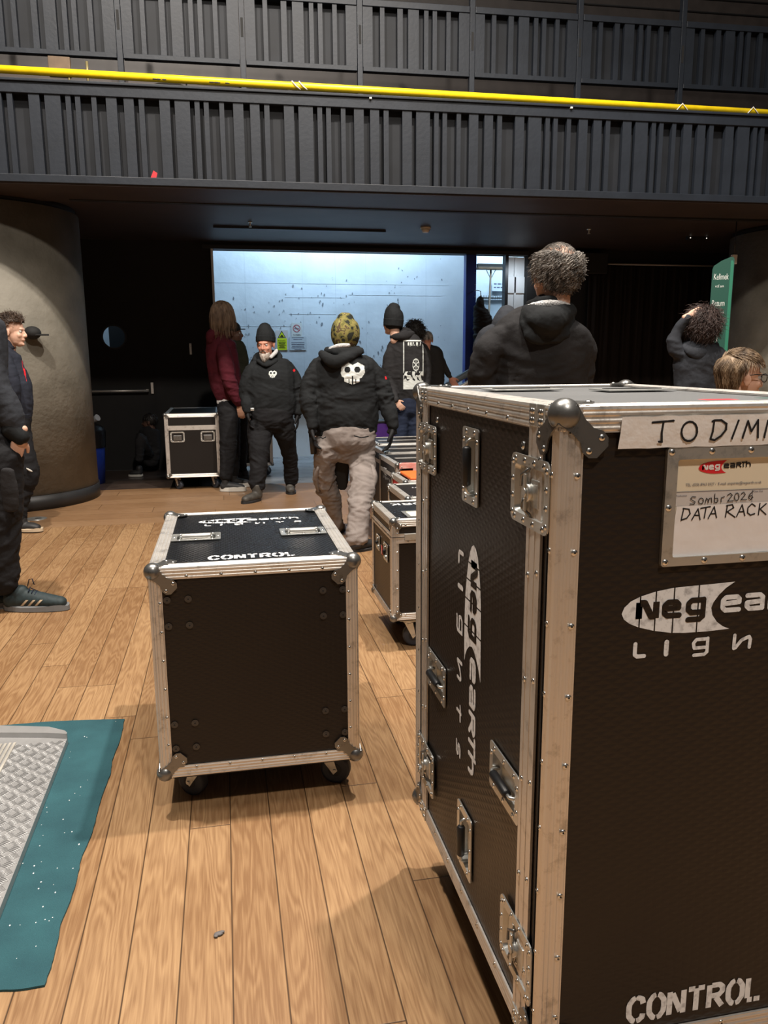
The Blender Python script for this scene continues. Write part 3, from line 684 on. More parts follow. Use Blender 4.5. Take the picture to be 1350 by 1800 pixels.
def stencil(text, fr, a, b, cw, ch, adv, wd, h, parent, off, slope=0.0, m='paint', name='stencilled_word', flip=False):
    mb = MB(off)
    for i, c in enumerate(text):
        ln = [[(a+i*adv+x*cw, b+slope*i+y*ch) for x, y in l] for l in STEN[c]]
        mb.ribbon(ln, wd, fr, h, round_=False)
    return mb.build(name, M[m], parent)
def logo(fr, s, parent, off, h=.0012, m1='paint', dark='lam_side', lights=True, m_ear=None, seams=True, m2=None):
    """swoosh with cut-out 'neg', then 'earth' and the wide-set 'Lights' below; a from the tip, unit = metres on the front"""
    q = lambda L: [[(x*s, y*s) for x, y in l] for l in L]
    mb = MB(off)
    top = [(0, 0), (.004, .010), (.014, .019), (.030, .026), (.056, .0325), (.085, .0365), (.11, .0375), (.15, .0385), (.193, .040)]
    bot = [(.189, -.038), (.15, -.0395), (.11, -.0390), (.085, -.0370), (.056, -.0315), (.030, -.0240), (.014, -.017), (.004, -.009)]
    notch = [(.178, .031), (.166, .020), (.157, .008), (.154, -.001), (.157, -.013), (.166, -.025), (.177, -.033)]
    # filled in strips between the upper and lower outline
    def yat(P, x):
        P = sorted(P)
        for (x0, y0), (x1, y1) in zip(P, P[1:]):
            if x0 <= x <= x1: return y0+(y1-y0)*(x-x0)/max(1e-9, x1-x0)
        return P[-1][1] if x > P[-1][0] else P[0][1]
    up = top; lo = [(0, 0)]+bot[::-1]
    nu = [(.154, -.001), (.157, .008), (.166, .020), (.178, .031), (.193, .040)]; nl = [(.154, -.001), (.157, -.013), (.166, -.025), (.177, -.033), (.189, -.038)]
    cuts = [.0305, .057, .088, .1305] if seams else []
    xs = sorted({x for x, _ in up+lo+nu+nl if x <= .1931} | {c-.0012 for c in cuts} | {c+.0012 for c in cuts})
    for x0, x1 in zip(xs, xs[1:]):
        if any(c-.0013 < (x0+x1)/2 < c+.0013 for c in cuts): continue
        f = lambda P: [(x0*s, yat(P[0], x0)*s), (x1*s, yat(P[0], x1)*s), (x1*s, yat(P[1], x1)*s), (x0*s, yat(P[1], x0)*s)]
        if x0 < .1539: mb.flat(f((lo, up)), fr, h)
        else:
            mb.flat(f((nu, up)), fr, h)
            if x1 <= .1895: mb.flat(f((lo, nl)), fr, h)
    sw = mb.build('logo_swoosh', M[m1], parent)
    mb = MB(off); g = h+.0004; W = .0108*s
    mb.ribbon(q([[(.029, -.010), (.029, .016)], [(.031, .015), (.038, .015), (.050, -.007), (.056, -.007)], [(.058, -.010), (.058, .016)]]), W, fr, g, round_=False)
    mb.ribbon(q([[(.029, -.010), (.029, .0165)], [(.058, -.0105), (.058, .016)]]), W, fr, g, round_=False)
    mb.ribbon(q([[(.098, -.0085), (.078, -.0085), (.0725, -.004), (.0725, .0085), (.078, .0135), (.092, .0135), (.0965, .009), (.0965, .004), (.075, .003)]]), W*.85, fr, g)
    mb.ribbon(q([[(.139, .014), (.119, .014), (.1135, .009), (.1135, -.001), (.119, -.006), (.134, -.006)], [(.1395, .0145), (.1395, -.013), (.134, -.0175), (.114, -.0175)]]), W*.85, fr, g)
    mb.build('logo_lettering', M[dark], parent)
    mb = MB(off); W2 = .0080*s; mm = m_ear or m1
    mb.ribbon(q([[(.203, -.0065), (.179, -.0065), (.174, -.002), (.174, .010), (.179, .0148), (.199, .0148), (.203, .011), (.203, .006), (.177, .0045)]]), W2, fr, h)
    mb.ribbon(q([[(.217, .0155), (.240, .0155), (.245, .0115), (.245, -.0065), (.222, -.0065), (.217, -.002), (.217, .0035), (.243, .005)]]), W2, fr, h)
    mb.ribbon(q([[(.259, -.008), (.259, .0165), (.283, .0165), (.287, .012), (.283, .006), (.262, .005)], [(.272, .004), (.288, -.008)]]), W2, fr, h)
    mb.ribbon(q([[(.294, .0185), (.325, .0185)], [(.304, .0185), (.304, -.008)], [(.325, .0225), (.325, -.008)], [(.327, .010), (.340, .013), (.348, .011), (.352, .004), (.352, -.008)]]), W2, fr, h)
    if lights:
        W3 = .0068*s; y0 = -.072
        mb.ribbon(q([[(.026, y0+.021), (.026, y0+.003), (.030, y0), (.042, y0)]]), W3, fr, h)
        mb.ribbon(q([[(.080, y0+.020), (.080, y0)]]), W3*1.2, fr, h)
        mb.ribbon(q([[(.151, y0+.020), (.132, y0+.020), (.127, y0+.014), (.129, y0+.006), (.148, y0+.006)], [(.152, y0+.021), (.152, y0-.002), (.147, y0-.006), (.129, y0-.006)]]), W3*.85, fr, h)
        mb.ribbon(q([[(.200, y0+.022), (.200, y0), (.203, y0+.001), (.213, y0+.013), (.226, y0+.018), (.229, y0+.013), (.228, y0)]]), W3*.9, fr, h)
        mb.ribbon(q([[(.283, y0+.021), (.283, y0)], [(.272, y0+.017), (.296, y0+.017)]]), W3*.9, fr, h)
        mb.ribbon(q([[(.357, y0+.018), (.341, y0+.018), (.338, y0+.012), (.343, y0+.009), (.354, y0+.009), (.357, y0+.004), (.353, y0), (.336, y0)]]), W3*.85, fr, h)
    mb.build('logo_lettering', M[mm], parent)
    return sw

def case_shell(name, X0, Y0, W, L, zb, zt, label, group=None, rot=0.0, t1=.037, rstep=.10, side_riv=True, corner_r=.022, leg=.075, top_mat='lam_top', side_mat='lam_side', front_mat='lam_side', holes_left=(), holes_front=(), holes_top=(), lids=None, edges_skip=(), top_w=None, riv_far=False):
    """upright case; local origin at the near left corner, front = -y, left = -x"""
    off = Vector((0, 0, 0))
    root = empty(name, (X0, Y0, 0), rot, label, 'flight case', group)
    F = frame((0, 0, 0), (1, 0, 0), (0, 0, 1)); Ls = frame((0, 0, 0), (0, -1, 0), (0, 0, 1)); T = frame((0, 0, zt), (1, 0, 0), (0, 1, 0))
    mb = MB(); g = .003
    panel_face(mb, F, g, W-g, zb, zt, -g, holes_front, 1)
    panel_face(mb, Ls, -L+g, -g, zb, zt, -g, [(-h[1], -h[0], h[2], h[3]) for h in holes_left], 0)
    panel_face(mb, T, g, W-g, g, L-g, -g, holes_top, 2)
    Bk = frame((W, L, 0), (-1, 0, 0), (0, 0, 1)); panel_face(mb, Bk, g, W-g, zb, zt, -g, (), 0)
    Rt = frame((W, 0, 0), (0, 1, 0), (0, 0, 1)); panel_face(mb, Rt, g, L-g, zb, zt, -g, (), 0)
    Bt = frame((0, 0, zb), (0, 1, 0), (1, 0, 0)); panel_face(mb, Bt, g, L-g, g, W-g, -g, (), 0)
    body = mb.build('body', [M[side_mat], M[front_mat], M[top_mat]], root)
    tw = top_w or t1
    E = [((0, 0, zb), (0, 0, zt), (0, -1, 0), (-1, 0, 0), t1, t1 if not lids else lids[0]), ((W, 0, zb), (W, 0, zt), (0, -1, 0), (1, 0, 0), t1, t1),
         ((0, L, zb), (0, L, zt), (0, 1, 0), (-1, 0, 0), t1, t1 if not lids else lids[1]), ((W, L, zb), (W, L, zt), (0, 1, 0), (1, 0, 0), t1, t1),
         ((0, 0, zt), (W, 0, zt), (0, -1, 0), (0, 0, 1), t1, tw), ((0, L, zt), (W, L, zt), (0, 1, 0), (0, 0, 1), t1, tw),
         ((0, 0, zt), (0, L, zt), (-1, 0, 0), (0, 0, 1), t1, tw), ((W, 0, zt), (W, L, zt), (1, 0, 0), (0, 0, 1), t1, tw),
         ((0, 0, zb), (W, 0, zb), (0, -1, 0), (0, 0, -1), t1, t1), ((0, L, zb), (W, L, zb), (0, 1, 0), (0, 0, -1), t1, t1),
         ((0, 0, zb), (0, L, zb), (-1, 0, 0), (0, 0, -1), t1, t1), ((W, 0, zb), (W, L, zb), (1, 0, 0), (0, 0, -1), t1, t1)]
    for i, (a, b, n1, n2, w1, w2) in enumerate(E):
        if i in edges_skip: continue
        vis = i in (0, 1, 4, 6, 8, 10, 2)
        extrusion('edge_trim', a, b, n1, n2, w1, w2, root, off, step=rstep, riv=((i in (0, 1, 4, 8, 6, 10)) and rstep < 1, False if i not in (0, 2, 4) or rstep > 1 else (i != 4 and side_riv)), inset=leg+.01)
    for sx, x in ((-1, 0), (1, W)):
        for sy, y in ((-1, 0), (1, L)):
            for sz, z in ((-1, zb), (1, zt)):
                ball_corner((x, y, z), sx, sy, sz, root, off, corner_r, leg)
    return root, F, Ls, T

# --- the tall data rack case at the right
BX, BY, BW, BL, BZ0, BZ1 = .4745, 1.070, .571, .870, .2035, 1.329
latches = [(.020, .178, 1.133, 1.247), (.668, .832, 1.133, 1.247), (.027, .180, .297, .418), (.672, .834, .311, .428)]
hand = [(.369, .471, 1.113, 1.266), (.586, .745, .597, .694), (.113, .266, .590, .683), (.373, .475, .290, .437)]
hl = [(a+.016, b-.016, c+.016, d-.016) for a, b, c, d in latches+hand]
fl = []
big, F, Ls, T = case_shell('flight_case', BX, BY, BW, BL, BZ0, BZ1, 'tall black laminate flight case at the right with paper label and tape on its front', top_mat='lam_sheen_scuffed', holes_left=hl, lids=(.022, .048), rstep=.105,
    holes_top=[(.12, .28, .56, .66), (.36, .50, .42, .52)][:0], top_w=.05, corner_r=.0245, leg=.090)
O0 = Vector((0, 0, 0))
for a, b, c, d in latches: latch(Ls, -b, -a, c, d, big, O0)
for i, (a, b, c, d) in enumerate(hand): handle(Ls, -b, -a, c, d, big, O0, vertical=(i in (0, 3)))
flatbar('joint_trim', Ls, -.110, -.052, BZ0+.037, BZ1-.004, big, O0, step=.16)
flatbar('joint_trim', Ls, -.802, -.750, BZ0+.037, BZ1-.004, big, O0, step=.16)
for g0, g1 in ((-.0335, -.0300), (-.821, -.812)):
    mb = MB(); mb.obox(Ls, g0, g1, BZ0, BZ1, -.002, .0012); mb.build('lid_gap', M['matte_black'], big)
for a0, a1 in ((-.108, -.048), (-.808, -.755)):
    for z0, z1 in ((1.296, 1.331), (.204, .242)):
        mb = MB(); mb.obox(Ls, a0, (a0+a1)/2-.002, z0, z1, .002, .0055, bev=.001); mb.obox(Ls, (a0+a1)/2+.002, a1, z0, z1, .002, .0055, bev=.001); o = mb.build('joint_bracket', M['steel'], big)
        for a in (a0+.010, (a0+a1)/2-.012, (a0+a1)/2+.014, a1-.008):
            for z in (z0+.009, z1-.012): rivet(fp(Ls, a, z, .0055), Ls[3], o, O0)
for a, z in ((-.149, 1.259), (-.688, 1.261)):
    dup(RIVET, 'bolt', fp(Ls, a, z, -.0025), big, quat(Ls[3])).scale = (1.5, 1.5, 1.2)
logoL = frame((0, .400, 1.033), (0, 0, -1), (0, -1, 0)); logo(logoL, 1.40, big, O0, h=-.0022)
lf = frame((.114, 0, 1.010), (1, 0, -.0), (0, 0, 1)); logo(lf, 1.0, big, O0, h=-.0022)
stencil('CONTROL', F, .166, .263, .031, .046, .0385, .0105, -.0022, big, O0)
# tape with hand-written words
tp = MB(); n = 26; top_ = []; bot_ = []
for i in range(n+1):
    x = .094 + (.40)*i/n; wv = .0008*math.sin(i*1.7)+.0006*math.sin(i*4.1)
    top_.append(tp.v(fp(F, x, 1.3145+wv*.6, .0058+abs(wv)))); bot_.append(tp.v(fp(F, x-.004*(1 if i == 0 else .5), 1.2675+wv*.5, .0042+abs(wv)*.6)))
md = [tp.v(fp(F, .092+.40*i/n, 1.291+.0006*math.sin(i*3), .0058+.0006*math.sin(i*2.1+1))) for i in range(n+1)]
for i in range(n):
    for a, b in ((bot_, md), (md, top_)):
        f = tp._face([a[i], a[i+1], b[i+1], b[i]]); f.smooth = True
tape = tp.build('tape_strip', M['white_tape'], big)
mb = MB(); H = lambda L, ox, oy, k: [[(ox+x*k, oy+y*k) for x, y in l] for l in L]
k = .030; by = 1.2775
mb.ribbon([[(.142, .01+1.2955), (.160, 1.3065), (.176, 1.3075)], [(.160, 1.3065), (.158, 1.290), (.159, 1.2765), (.154, 1.2770)]], .0033, F, .0066)
mb.ribbon([[(.203+.013*math.cos(t*.42+1.6), 1.291+.0145*math.sin(t*.42+1.6)) for t in range(16)]], .0033, F, .0066)
mb.ribbon([[(.243, 1.3050), (.242, 1.290), (.239, 1.2785), (.246, 1.277), (.256, 1.283), (.264, 1.2925), (.264, 1.301), (.255, 1.3065), (.243, 1.3065), (.240, 1.305)]], .0033, F, .0066)
mb.ribbon([[(.284, 1.3055), (.275, 1.2785)]], .0033, F, .0066)
mb.ribbon([[(.293, 1.2790), (.300, 1.3045), (.307, 1.2885), (.317, 1.3055), (.319, 1.2790)]], .0033, F, .0066)
mb.ribbon([[(.330, 1.2790), (.334, 1.3045), (.342, 1.2885), (.352, 1.3055), (.354, 1.2790)]], .0033, F, .0066)
mb.build('handwriting', M['ink'], tape)
# the label dish
lx0, lx1, lz0, lz1 = .172, .452, 1.083, 1.267
mb = MB(); bd = .0185
mb.ring(rrect(lx0, lx1, lz0, lz1, .005, 3), rrect(lx0+bd, lx1-bd, lz0+.014, lz1-bd, .004, 3), F, -.003, .0035); lab = mb.build('label_frame', M['steel'], big)
for p in [(lx0+.007+(lx1-lx0-.014)*i/4, z) for i in range(5) for z in (lz0+.007, lz1-.007)] + [(x, (lz0+lz1)/2) for x in (lx0+.007, lx1-.007)]: rivet(fp(F, *p, .0035), F[3], lab, O0)
mb = MB(); mb.flat([(lx0+bd, lz0+.014), (lx1-bd, lz0+.014), (lx1-bd, lz1-bd), (lx0+bd, lz1-bd)], F, -.0022); card = mb.build('cream_label', M['cream'], lab)
mb = MB(); mb.flat([(lx0+bd, 1.176), (lx1-bd, 1.178), (lx1-bd, 1.197), (lx0+bd, 1.1985)], F, -.0018); mb.build('grey_band', M['grey_card'], card)
mb = MB(); mb.flat([(.195, 1.176), (.432, 1.178), (.432, 1.098), (.2, 1.096), (.1885, 1.0955), (.1895, 1.120), (.193, 1.150)], F, -.0012); mb.build('paper_note', M['paper'], card)
sm_ = frame((.228, 0, 1.2335), (1, 0, .03), (-.03, 0, 1)); logo(sm_, .25, card, O0, h=-.0016, m1='red', dark='paper', lights=False, m_ear='ink', seams=False)
mb = MB(); font_flat(mb, 'TEL: (020) 8963 0327 /  E-mail: enquiries@negearth.co.uk', .0062, F, -.0014, .208, 1.2065, wmax=.130)
font_flat(mb, 'Production', .0042, F, -.0012, .1925, 1.191); font_flat(mb, 'Date Out', .0042, F, -.0012, .3255, 1.193)
mb.build('printed_text', M['ink_grey'], card)
mb = MB(); mb.flat([(lx0+bd, 1.1978), (.432, 1.1973), (.432, 1.1980), (lx0+bd, 1.1986)], F, -.0012); mb.flat([(.3235, 1.178), (.3242, 1.178), (.3242, 1.197), (.3235, 1.197)], F, -.0012); mb.build('ruled_line', M['ink_grey'], card)
hw = .0013
S2 = MB()
def hs(L): S2.ribbon(L, hw, F, -.0008)
hs([[(.226, 1.1895), (.220, 1.190), (.2175, 1.187), (.221, 1.1845), (.2255, 1.182), (.224, 1.1785), (.217, 1.179)]])
hs([[(.2355+.0042*math.cos(t*.7), 1.183+.0045*math.sin(t*.7)) for t in range(10)]])
hs([[(.243, 1.1795), (.2445, 1.187), (.2475, 1.184), (.248, 1.180), (.249, 1.186), (.253, 1.187), (.254, 1.180)]])
hs([[(.2585, 1.193), (.2585, 1.180), (.262, 1.1795), (.2645, 1.182), (.2635, 1.186), (.259, 1.186)], [(.270, 1.180), (.270, 1.1865), (.275, 1.188)]])
hs([[(.280, 1.190), (.285, 1.193), (.2885, 1.190), (.281, 1.1805), (.291, 1.181)]])
hs([[(.2965+.004*math.cos(t*.7), 1.187+.006*math.sin(t*.7)) for t in range(10)]])
hs([[(.3035, 1.191), (.308, 1.194), (.311, 1.190), (.304, 1.182), (.314, 1.182)]])
hs([[(.324, 1.195), (.318, 1.189), (.3175, 1.184), (.321, 1.182), (.3245, 1.185), (.322, 1.188), (.318, 1.187)]])
hw = .0021
hs([[(.207, 1.1715), (.204, 1.154)], [(.204, 1.1545), (.213, 1.157), (.2185, 1.164), (.216, 1.171), (.206, 1.1725)]])
hs([[(.222, 1.154), (.2315, 1.171), (.236, 1.154)], [(.226, 1.161), (.234, 1.1605)]])
hs([[(.236, 1.1715), (.252, 1.1735)], [(.245, 1.1725), (.243, 1.156)]])
hs([[(.250, 1.155), (.259, 1.173), (.264, 1.156)], [(.253, 1.162), (.262, 1.162)]])
hs([[(.2795, 1.156), (.2815, 1.174)], [(.280, 1.174), (.290, 1.175), (.2925, 1.170), (.282, 1.164), (.296, 1.155)]])
hs([[(.299, 1.156), (.307, 1.174), (.313, 1.157)], [(.302, 1.163), (.311, 1.163)]])
hs([[(.330, 1.171), (.324, 1.175), (.3175, 1.169), (.3175, 1.161), (.323, 1.157), (.330, 1.159)]])
hs([[(.337, 1.157), (.338, 1.175)], [(.349, 1.174), (.339, 1.166), (.350, 1.157)]])
S2.build('handwriting', M['ink'], card)
# top fittings of the tall case
for (a0, a1, b0, b1) in ((.11, .27, .60, .70), (.33, .49, .50, .60)):
    mb = MB(); mb.obox(T, a0, a1, b0, b1, 0, .003, bev=.001); mb.obox(T, a0+.015, a1-.015, (b0+b1)/2-.012, (b0+b1)/2+.012, .003, .0045, 1); o = mb.build('lid_plate', [M['steel'], M['matte_black']], big)
mb = MB(); mb.flat([(.30, .10), (.36, .10), (.36, .13), (.30, .13)], T, .0015); mb.flat([(.42, .12), (.46, .12), (.46, .15), (.42, .15)], T, .0015, 1); mb.build('sticker_scrap', [M['red'], M['green']], big)
mb = MB(); mb.box((.03, .04, BZ0-.02), (BW-.03, BL-.04, BZ0-.004), bev=.003); mb.build('dolly_board', M['ply'], big)
for x, y, r_ in ((.09, .11, .4), (BW-.09, .11, 2.2), (.09, BL-.11, 1.2), (BW-.09, BL-.11, 3.0)): caster(x, y, BZ0-.02, big, O0, r=.062, rot=r_)

# --- the control rack case in the middle
CX, CY, CW, CL, CZ0, CZ1 = -.2404, 2.3223, .6176, .8474, .1346, .8005
hT = [(.043, .207, .350, .458), (.413, .572, .360, .470)]
ctl, F2, L2, T2 = case_shell('flight_case', CX, CY, CW, CL, CZ0, CZ1, 'square black rack flight case on a wheeled dolly in the middle of the floor', holes_top=[(a+.02, b-.02, c+.03, d-.03) for a, b, c, d in hT], rstep=.082, t1=.035, top_w=.042, corner_r=.0265, leg=.097)
for (a0, a1, b0, b1) in hT:
    o = dish('recessed_handle', T2, a0, a1, b0, b1, .017, .016, ctl, O0, .006, (3, 1))
    mb = MB(); yc = (b0+b1)/2; z = CZ1
    mb.tube([(a0+.028, yc+.012, z-.01), (a0+.028, yc, z+.001), (a0+.034, yc, z+.004)], .0035); mb.build('handle_bow', M['steel'], o); mb = MB(); mb.tube([(a1-.028, yc+.012, z-.01), (a1-.028, yc, z+.001), (a1-.034, yc, z+.004)], .0035); mb.build('handle_bow', M['steel'], o)
    mb = MB(); mb.tube([(a0+.032, yc, z+.004), (a0+.036, yc, z+.004), (a1-.036, yc, z+.004), (a1-.032, yc, z+.004)], [.006, .009, .009, .006], 12); mb.build('grip', M['alu'], o)
    mb = MB(); mb.sphere((a0+.022, b1-.034, z-.001), .009, (1, 1, .2), 12); mb.sphere((a1-.022, b1-.034, z-.001), .009, (1, 1, .2), 12); mb.build('drain_hole', M['matte_black'], o)
stencil('CONTROL', T2, .172, .080, .030, .046, .0395, .0110, -.0018, ctl, O0, m='paint_worn')
logo(frame((.124, .672, CZ1), (1, 0, 0), (0, 1, 0)), 1.06, ctl, O0, h=-.0018, m1='paint_worn', dark='lam_top')
mb = MB(); mb.box((.050, .0455, CZ1+.0005), (CW-.05, .0515, CZ1+.0018)); mb.build('tongue_groove', M['matte_black'], ctl)
for x in (.048, .109, .5115, .5725):
    for z in (.2275, .3065, .621, .7025): dup(BOLT, 'bolt', (x, -.0005, z), ctl, quat((0, -1, 0)))
mb = MB(); mb.box((.03, .03, CZ0-.024), (CW-.03, CL-.03, CZ0-.004), bev=.004); mb.build('dolly_board', M['ply'], ctl)
for x, y, r_ in ((.105, .115, 2.5), (CW-.085, .115, -.35), (.105, CL-.115, 1.2), (CW-.085, CL-.115, .3)): caster(x, y, CZ0-.024, ctl, O0, r=.050, rot=r_)

# --- the case with lettering on its lid, behind the tall one
WX, WY, WW, WL, WZ0, WZ1 = .748, 3.555, .72, .506, .160, .652
hl = [(.30, .39, .43, .51), (.10, .20, .42, .51)]
wk, F3, L3, T3 = case_shell('flight_case', WX, WY, WW, WL, WZ0, WZ1, 'black case with hinged lid and white card on top, first in the row behind', holes_left=[(a+.012, b-.012, c+.012, d-.012) for a, b, c, d in hl], rstep=.09, t1=.033, corner_r=.02, leg=.055)
for a, b, c, d in hl: handle(L3, -b, -a, c, d, wk, O0, vertical=True, border=.012)
flatbar('joint_trim', L3, -WL+.02, -.02, .555, .587, wk, O0, along='a', ridges=4, step=.12, rows=1)
flatbar('joint_trim', F3, .02, WW-.02, .540, .587, wk, O0, along='a', ridges=4, step=.10, rows=2)
mb = MB(); mb.obox(L3, -WL, 0, .569, .572, 0, .0045); mb.obox(F3, 0, WW, .569, .572, 0, .0045); mb.build('lid_gap', M['matte_black'], wk)
mb = MB(); mb.obox(F3, .06, .20, .555, .585, .004, .008, bev=.001); mb.build('hinge', M['steel'], wk)
mb = MB(); mb.flat([(-.235, .475), (-.265, .475), (-.250, .43), (-.22, .43)], L3, .001); mb.flat([(-.265, .475), (-.278, .475), (-.262, .43), (-.250, .43)], L3, .001, 1); mb.build('warning_sticker', [M['red'], M['white_print']], wk)
stencil('WORK', frame((.315, .445, WZ1), (-1, 0, 0), (0, -1, 0)), 0, 0, .046, .05, .062, .012, -.0018, wk, O0, m='paint_worn')
mb = MB(); mb.ring([(.09, .06), (.34, .06), (.34, .21), (.09, .21)], [(.11, .075), (.32, .075), (.32, .195), (.11, .195)], T3, 0, .003); o = mb.build('card_frame', M['steel'], wk)
mb = MB(); mb.flat([(.11, .075), (.32, .075), (.32, .195), (.11, .195)], T3, .0008); mb.build('card', M['cream'], o)
mb = MB(); mb.box((.03, .03, WZ0-.018), (WW-.03, WL-.03, WZ0-.004)); mb.build('dolly_board', M['ply'], wk)
for x, y, r_ in ((.10, .08, -.2), (WW-.1, .08, .4), (.1, WL-.09, .2), (WW-.1, WL-.09, 1.)): caster(x, y, WZ0-.018, wk, O0, r=.055, rot=r_)

# --- the rest of the row, each case farther back
def row_case(x, y, w_, l, z0, z1, label, side='lam_fine', top='lam_fine', **kw):
    r_, Fa, La, Ta = case_shell('flight_case', x, y, w_, l, z0, z1, label, 'flight cases in the row behind the tall case', rstep=kw.get('rstep', .14), t1=.032, corner_r=.019, leg=.05, side_mat=side, front_mat=side, top_mat=top)
    mb = MB(); mb.obox(La, -l+.03, -.03, z1-.115, z1-.085, 0, .003); mb.build('joint_trim', M['alu'], r_)
    for cx_, cy_ in ((.08, .08), (w_-.08, .08), (.08, l-.08), (w_-.08, l-.08)): caster(cx_, cy_, z0, r_, O0, r=.05, rot=.3)
    return r_, Fa, La, Ta
wk['group'] = 'flight cases in the row behind the tall case'
r2, Fa, La, Ta = row_case(.955, 4.14, .44, .50, .15, .650, 'black case with scuffed white print on its lid, second in the row behind')
logo(frame((.40, .36, .650), (-1, 0, 0), (0, -1, 0)), .8, r2, O0, h=-.0018, m1='paint_worn', dark='lam_fine', lights=False)
r3, Fa, La, Ta = row_case(1.075, 4.72, .46, .38, .15, .650, 'case carrying a bright orange tray, third in the row behind the tall case', side='red')
mb = MB(); mb.obox(Ta, .045, .42, .04, .34, 0, .02, bev=.006); mb.build('orange_tray', M['orange'], r3)
r4, Fa, La, Ta = row_case(1.175, 5.42, .70, .62, .13, .665, 'taller black case with pink tape along its near edge, fourth in the row')
mb = MB(); mb.obox(Fa, .02, .69, .635, .668, .003, .0065); mb.obox(Ta, .02, .69, .0, .03, .003, .006); mb.obox(Fa, .12, .18, .59, .636, .003, .0065); mb.obox(Fa, .36, .42, .59, .636, .003, .0065); mb.build('tape_strip', M['pink_tape'], r4)
logo(frame((0, .50, .56), (0, -1, 0), (0, 0, 1)), .75, r4, O0, h=-.0015, m1='paint_worn', dark='lam_fine')
r5, Fa, La, Ta = row_case(1.235, 6.11, .70, .55, .13, .665, 'black case with wide bright trims, fifth in the row behind the tall case')
r6, Fa, La, Ta = row_case(1.300, 6.78, .70, .60, .13, .665, 'black case farthest back in the row behind the tall case')
for r_, hh in ((r4, .3), (r5, .25), (r6, .25)):
    mb = MB(); mb.box((.06, hh, .665), (.64, hh+.05, .669)); mb.build('stacking_bar', M['alu'], r_)
t = empty('purple_crate', (1.46, 7.88, 0), 0, 'purple painted crate standing beyond the row of flight cases', 'crate')
mb = MB((1.46, 7.88, 0)); mb.box((1.30, 7.88, .10), (2.06, 8.18, .768), bev=.01); mb.build('body', M['purple'], t)
mb = MB((1.46, 7.88, 0)); mb.box((1.29, 7.87, .762), (2.07, 8.19, .78), bev=.004); mb.box((1.34, 7.9, 0), (1.44, 8.15, .1)); mb.box((1.92, 7.9, 0), (2.02, 8.15, .1)); mb.build('edging', M['black'], t)

# --- cases by the dark wall
DX, DY, DW, DL, DZ0, DZ1 = -.645, 8.80, .575, 1.15, .14, .830
dc, F4, L4, T4 = case_shell('flight_case', DX, DY, DW, DL, DZ0, DZ1, 'black flight case with two handles on its end, standing before the dark wall', rstep=9, t1=.038, corner_r=.022, leg=.06, side_mat='lam_fine', front_mat='lam_fine', top_mat='lam_fine')
mb = MB(); mb.obox(F4, .03, DW-.03, .655, .705, 0, .004); mb.build('joint_trim', M['alu'], dc)
for a0 in (.055, .375): 
    o = dish('recessed_handle', F4, a0, a0+.15, .525, .640, .014, .004, dc, O0, .02, (3, 2))
    mb = MB(); mb.obox(F4, a0+.03, a0+.12, .545, .60, .003, .012, bev=.003); mb.build('grip', M['ball'], o)
for z0, z1, y0 in ((.60, .74, .42), (.30, .46, .18)):
    pass
logo(frame((0, 1.0, .62), (0, -1, 0), (0, 0, 1)), 1.9, dc, O0, h=-.0018, m1='paint_worn', dark='lam_fine')
stencil('CONTROL', frame((0, .86, .33), (0, -1, 0), (0, 0, 1)), 0, 0, .075, .10, .10, .02, -.0018, dc, O0, m='paint_worn')
for x, y in ((.10, .10), (DW-.08, .10), (.1, DL-.1), (DW-.1, DL-.1)): caster(x, y, DZ0, dc, O0, r=.05, rot=-.8, fork='alu')
EX = -.03
ec, F5, L5, T5 = case_shell('flight_case', .05, 9.66, .50, .6, .13, .74, 'dark flight case half hidden behind the legs of the person in burgundy', rstep=9, t1=.035, corner_r=.02, leg=.05, side_mat='lam_fine', front_mat='lam_fine', top_mat='lam_fine')
for x, y in ((.10, .10), (.42, .10), (.1, .5), (.42, .5)): caster(x, y, .13, ec, O0, r=.05, rot=.8)
# ------------------------------------------------------------------ things about the floor and walls
# teal mat with a ragged right edge
edge = [(-.742, 3.094), (-.600, 3.080), (-.443, 3.056), (-.438, 2.90), (-.446, 2.72), (-.440, 2.62), (-.449, 2.45), (-.446, 2.28), (-.458, 2.15), (-.452, 2.02), (-.462, 1.88), (-.456, 1.76), (-.459, 1.678), (-.51, 1.676), (-.56, 1.684), (-.70, 1.69), (-.95, 1.70), (-1.15, 1.72), (-1.15, 2.6), (-1.12, 3.11), (-.95, 3.10)]
mb = MB(); fr0 = frame((0, 0, 0), (1, 0, 0), (0, 1, 0)); random.seed(5)
ed = []
for (p, q) in zip(edge, edge[1:]+edge[:1]):
    for j in range(6):
        t = j/6; ed.append((p[0]+(q[0]-p[0])*t+random.uniform(-.0012, .0012), p[1]+(q[1]-p[1])*t+random.uniform(-.0012, .0012)))
mb.prism(ed, fr0, .0005, .006, bot=False); cp = mb.build('floor_mat', M['carpet']); tag(cp, 'worn teal floor mat with ragged edge lying under the metal ramp', 'mat')
mb = MB()
for i in range(46):
    x, y = random.uniform(-.66, -.47), random.uniform(1.72, 3.04); r_ = random.uniform(.0008, .0024); mb.sphere((x, y, .0066), r_, (1, random.uniform(.6, 2), .4), 6)
o = mb.build('lint', M['lint'], cp); o['kind'] = 'stuff'
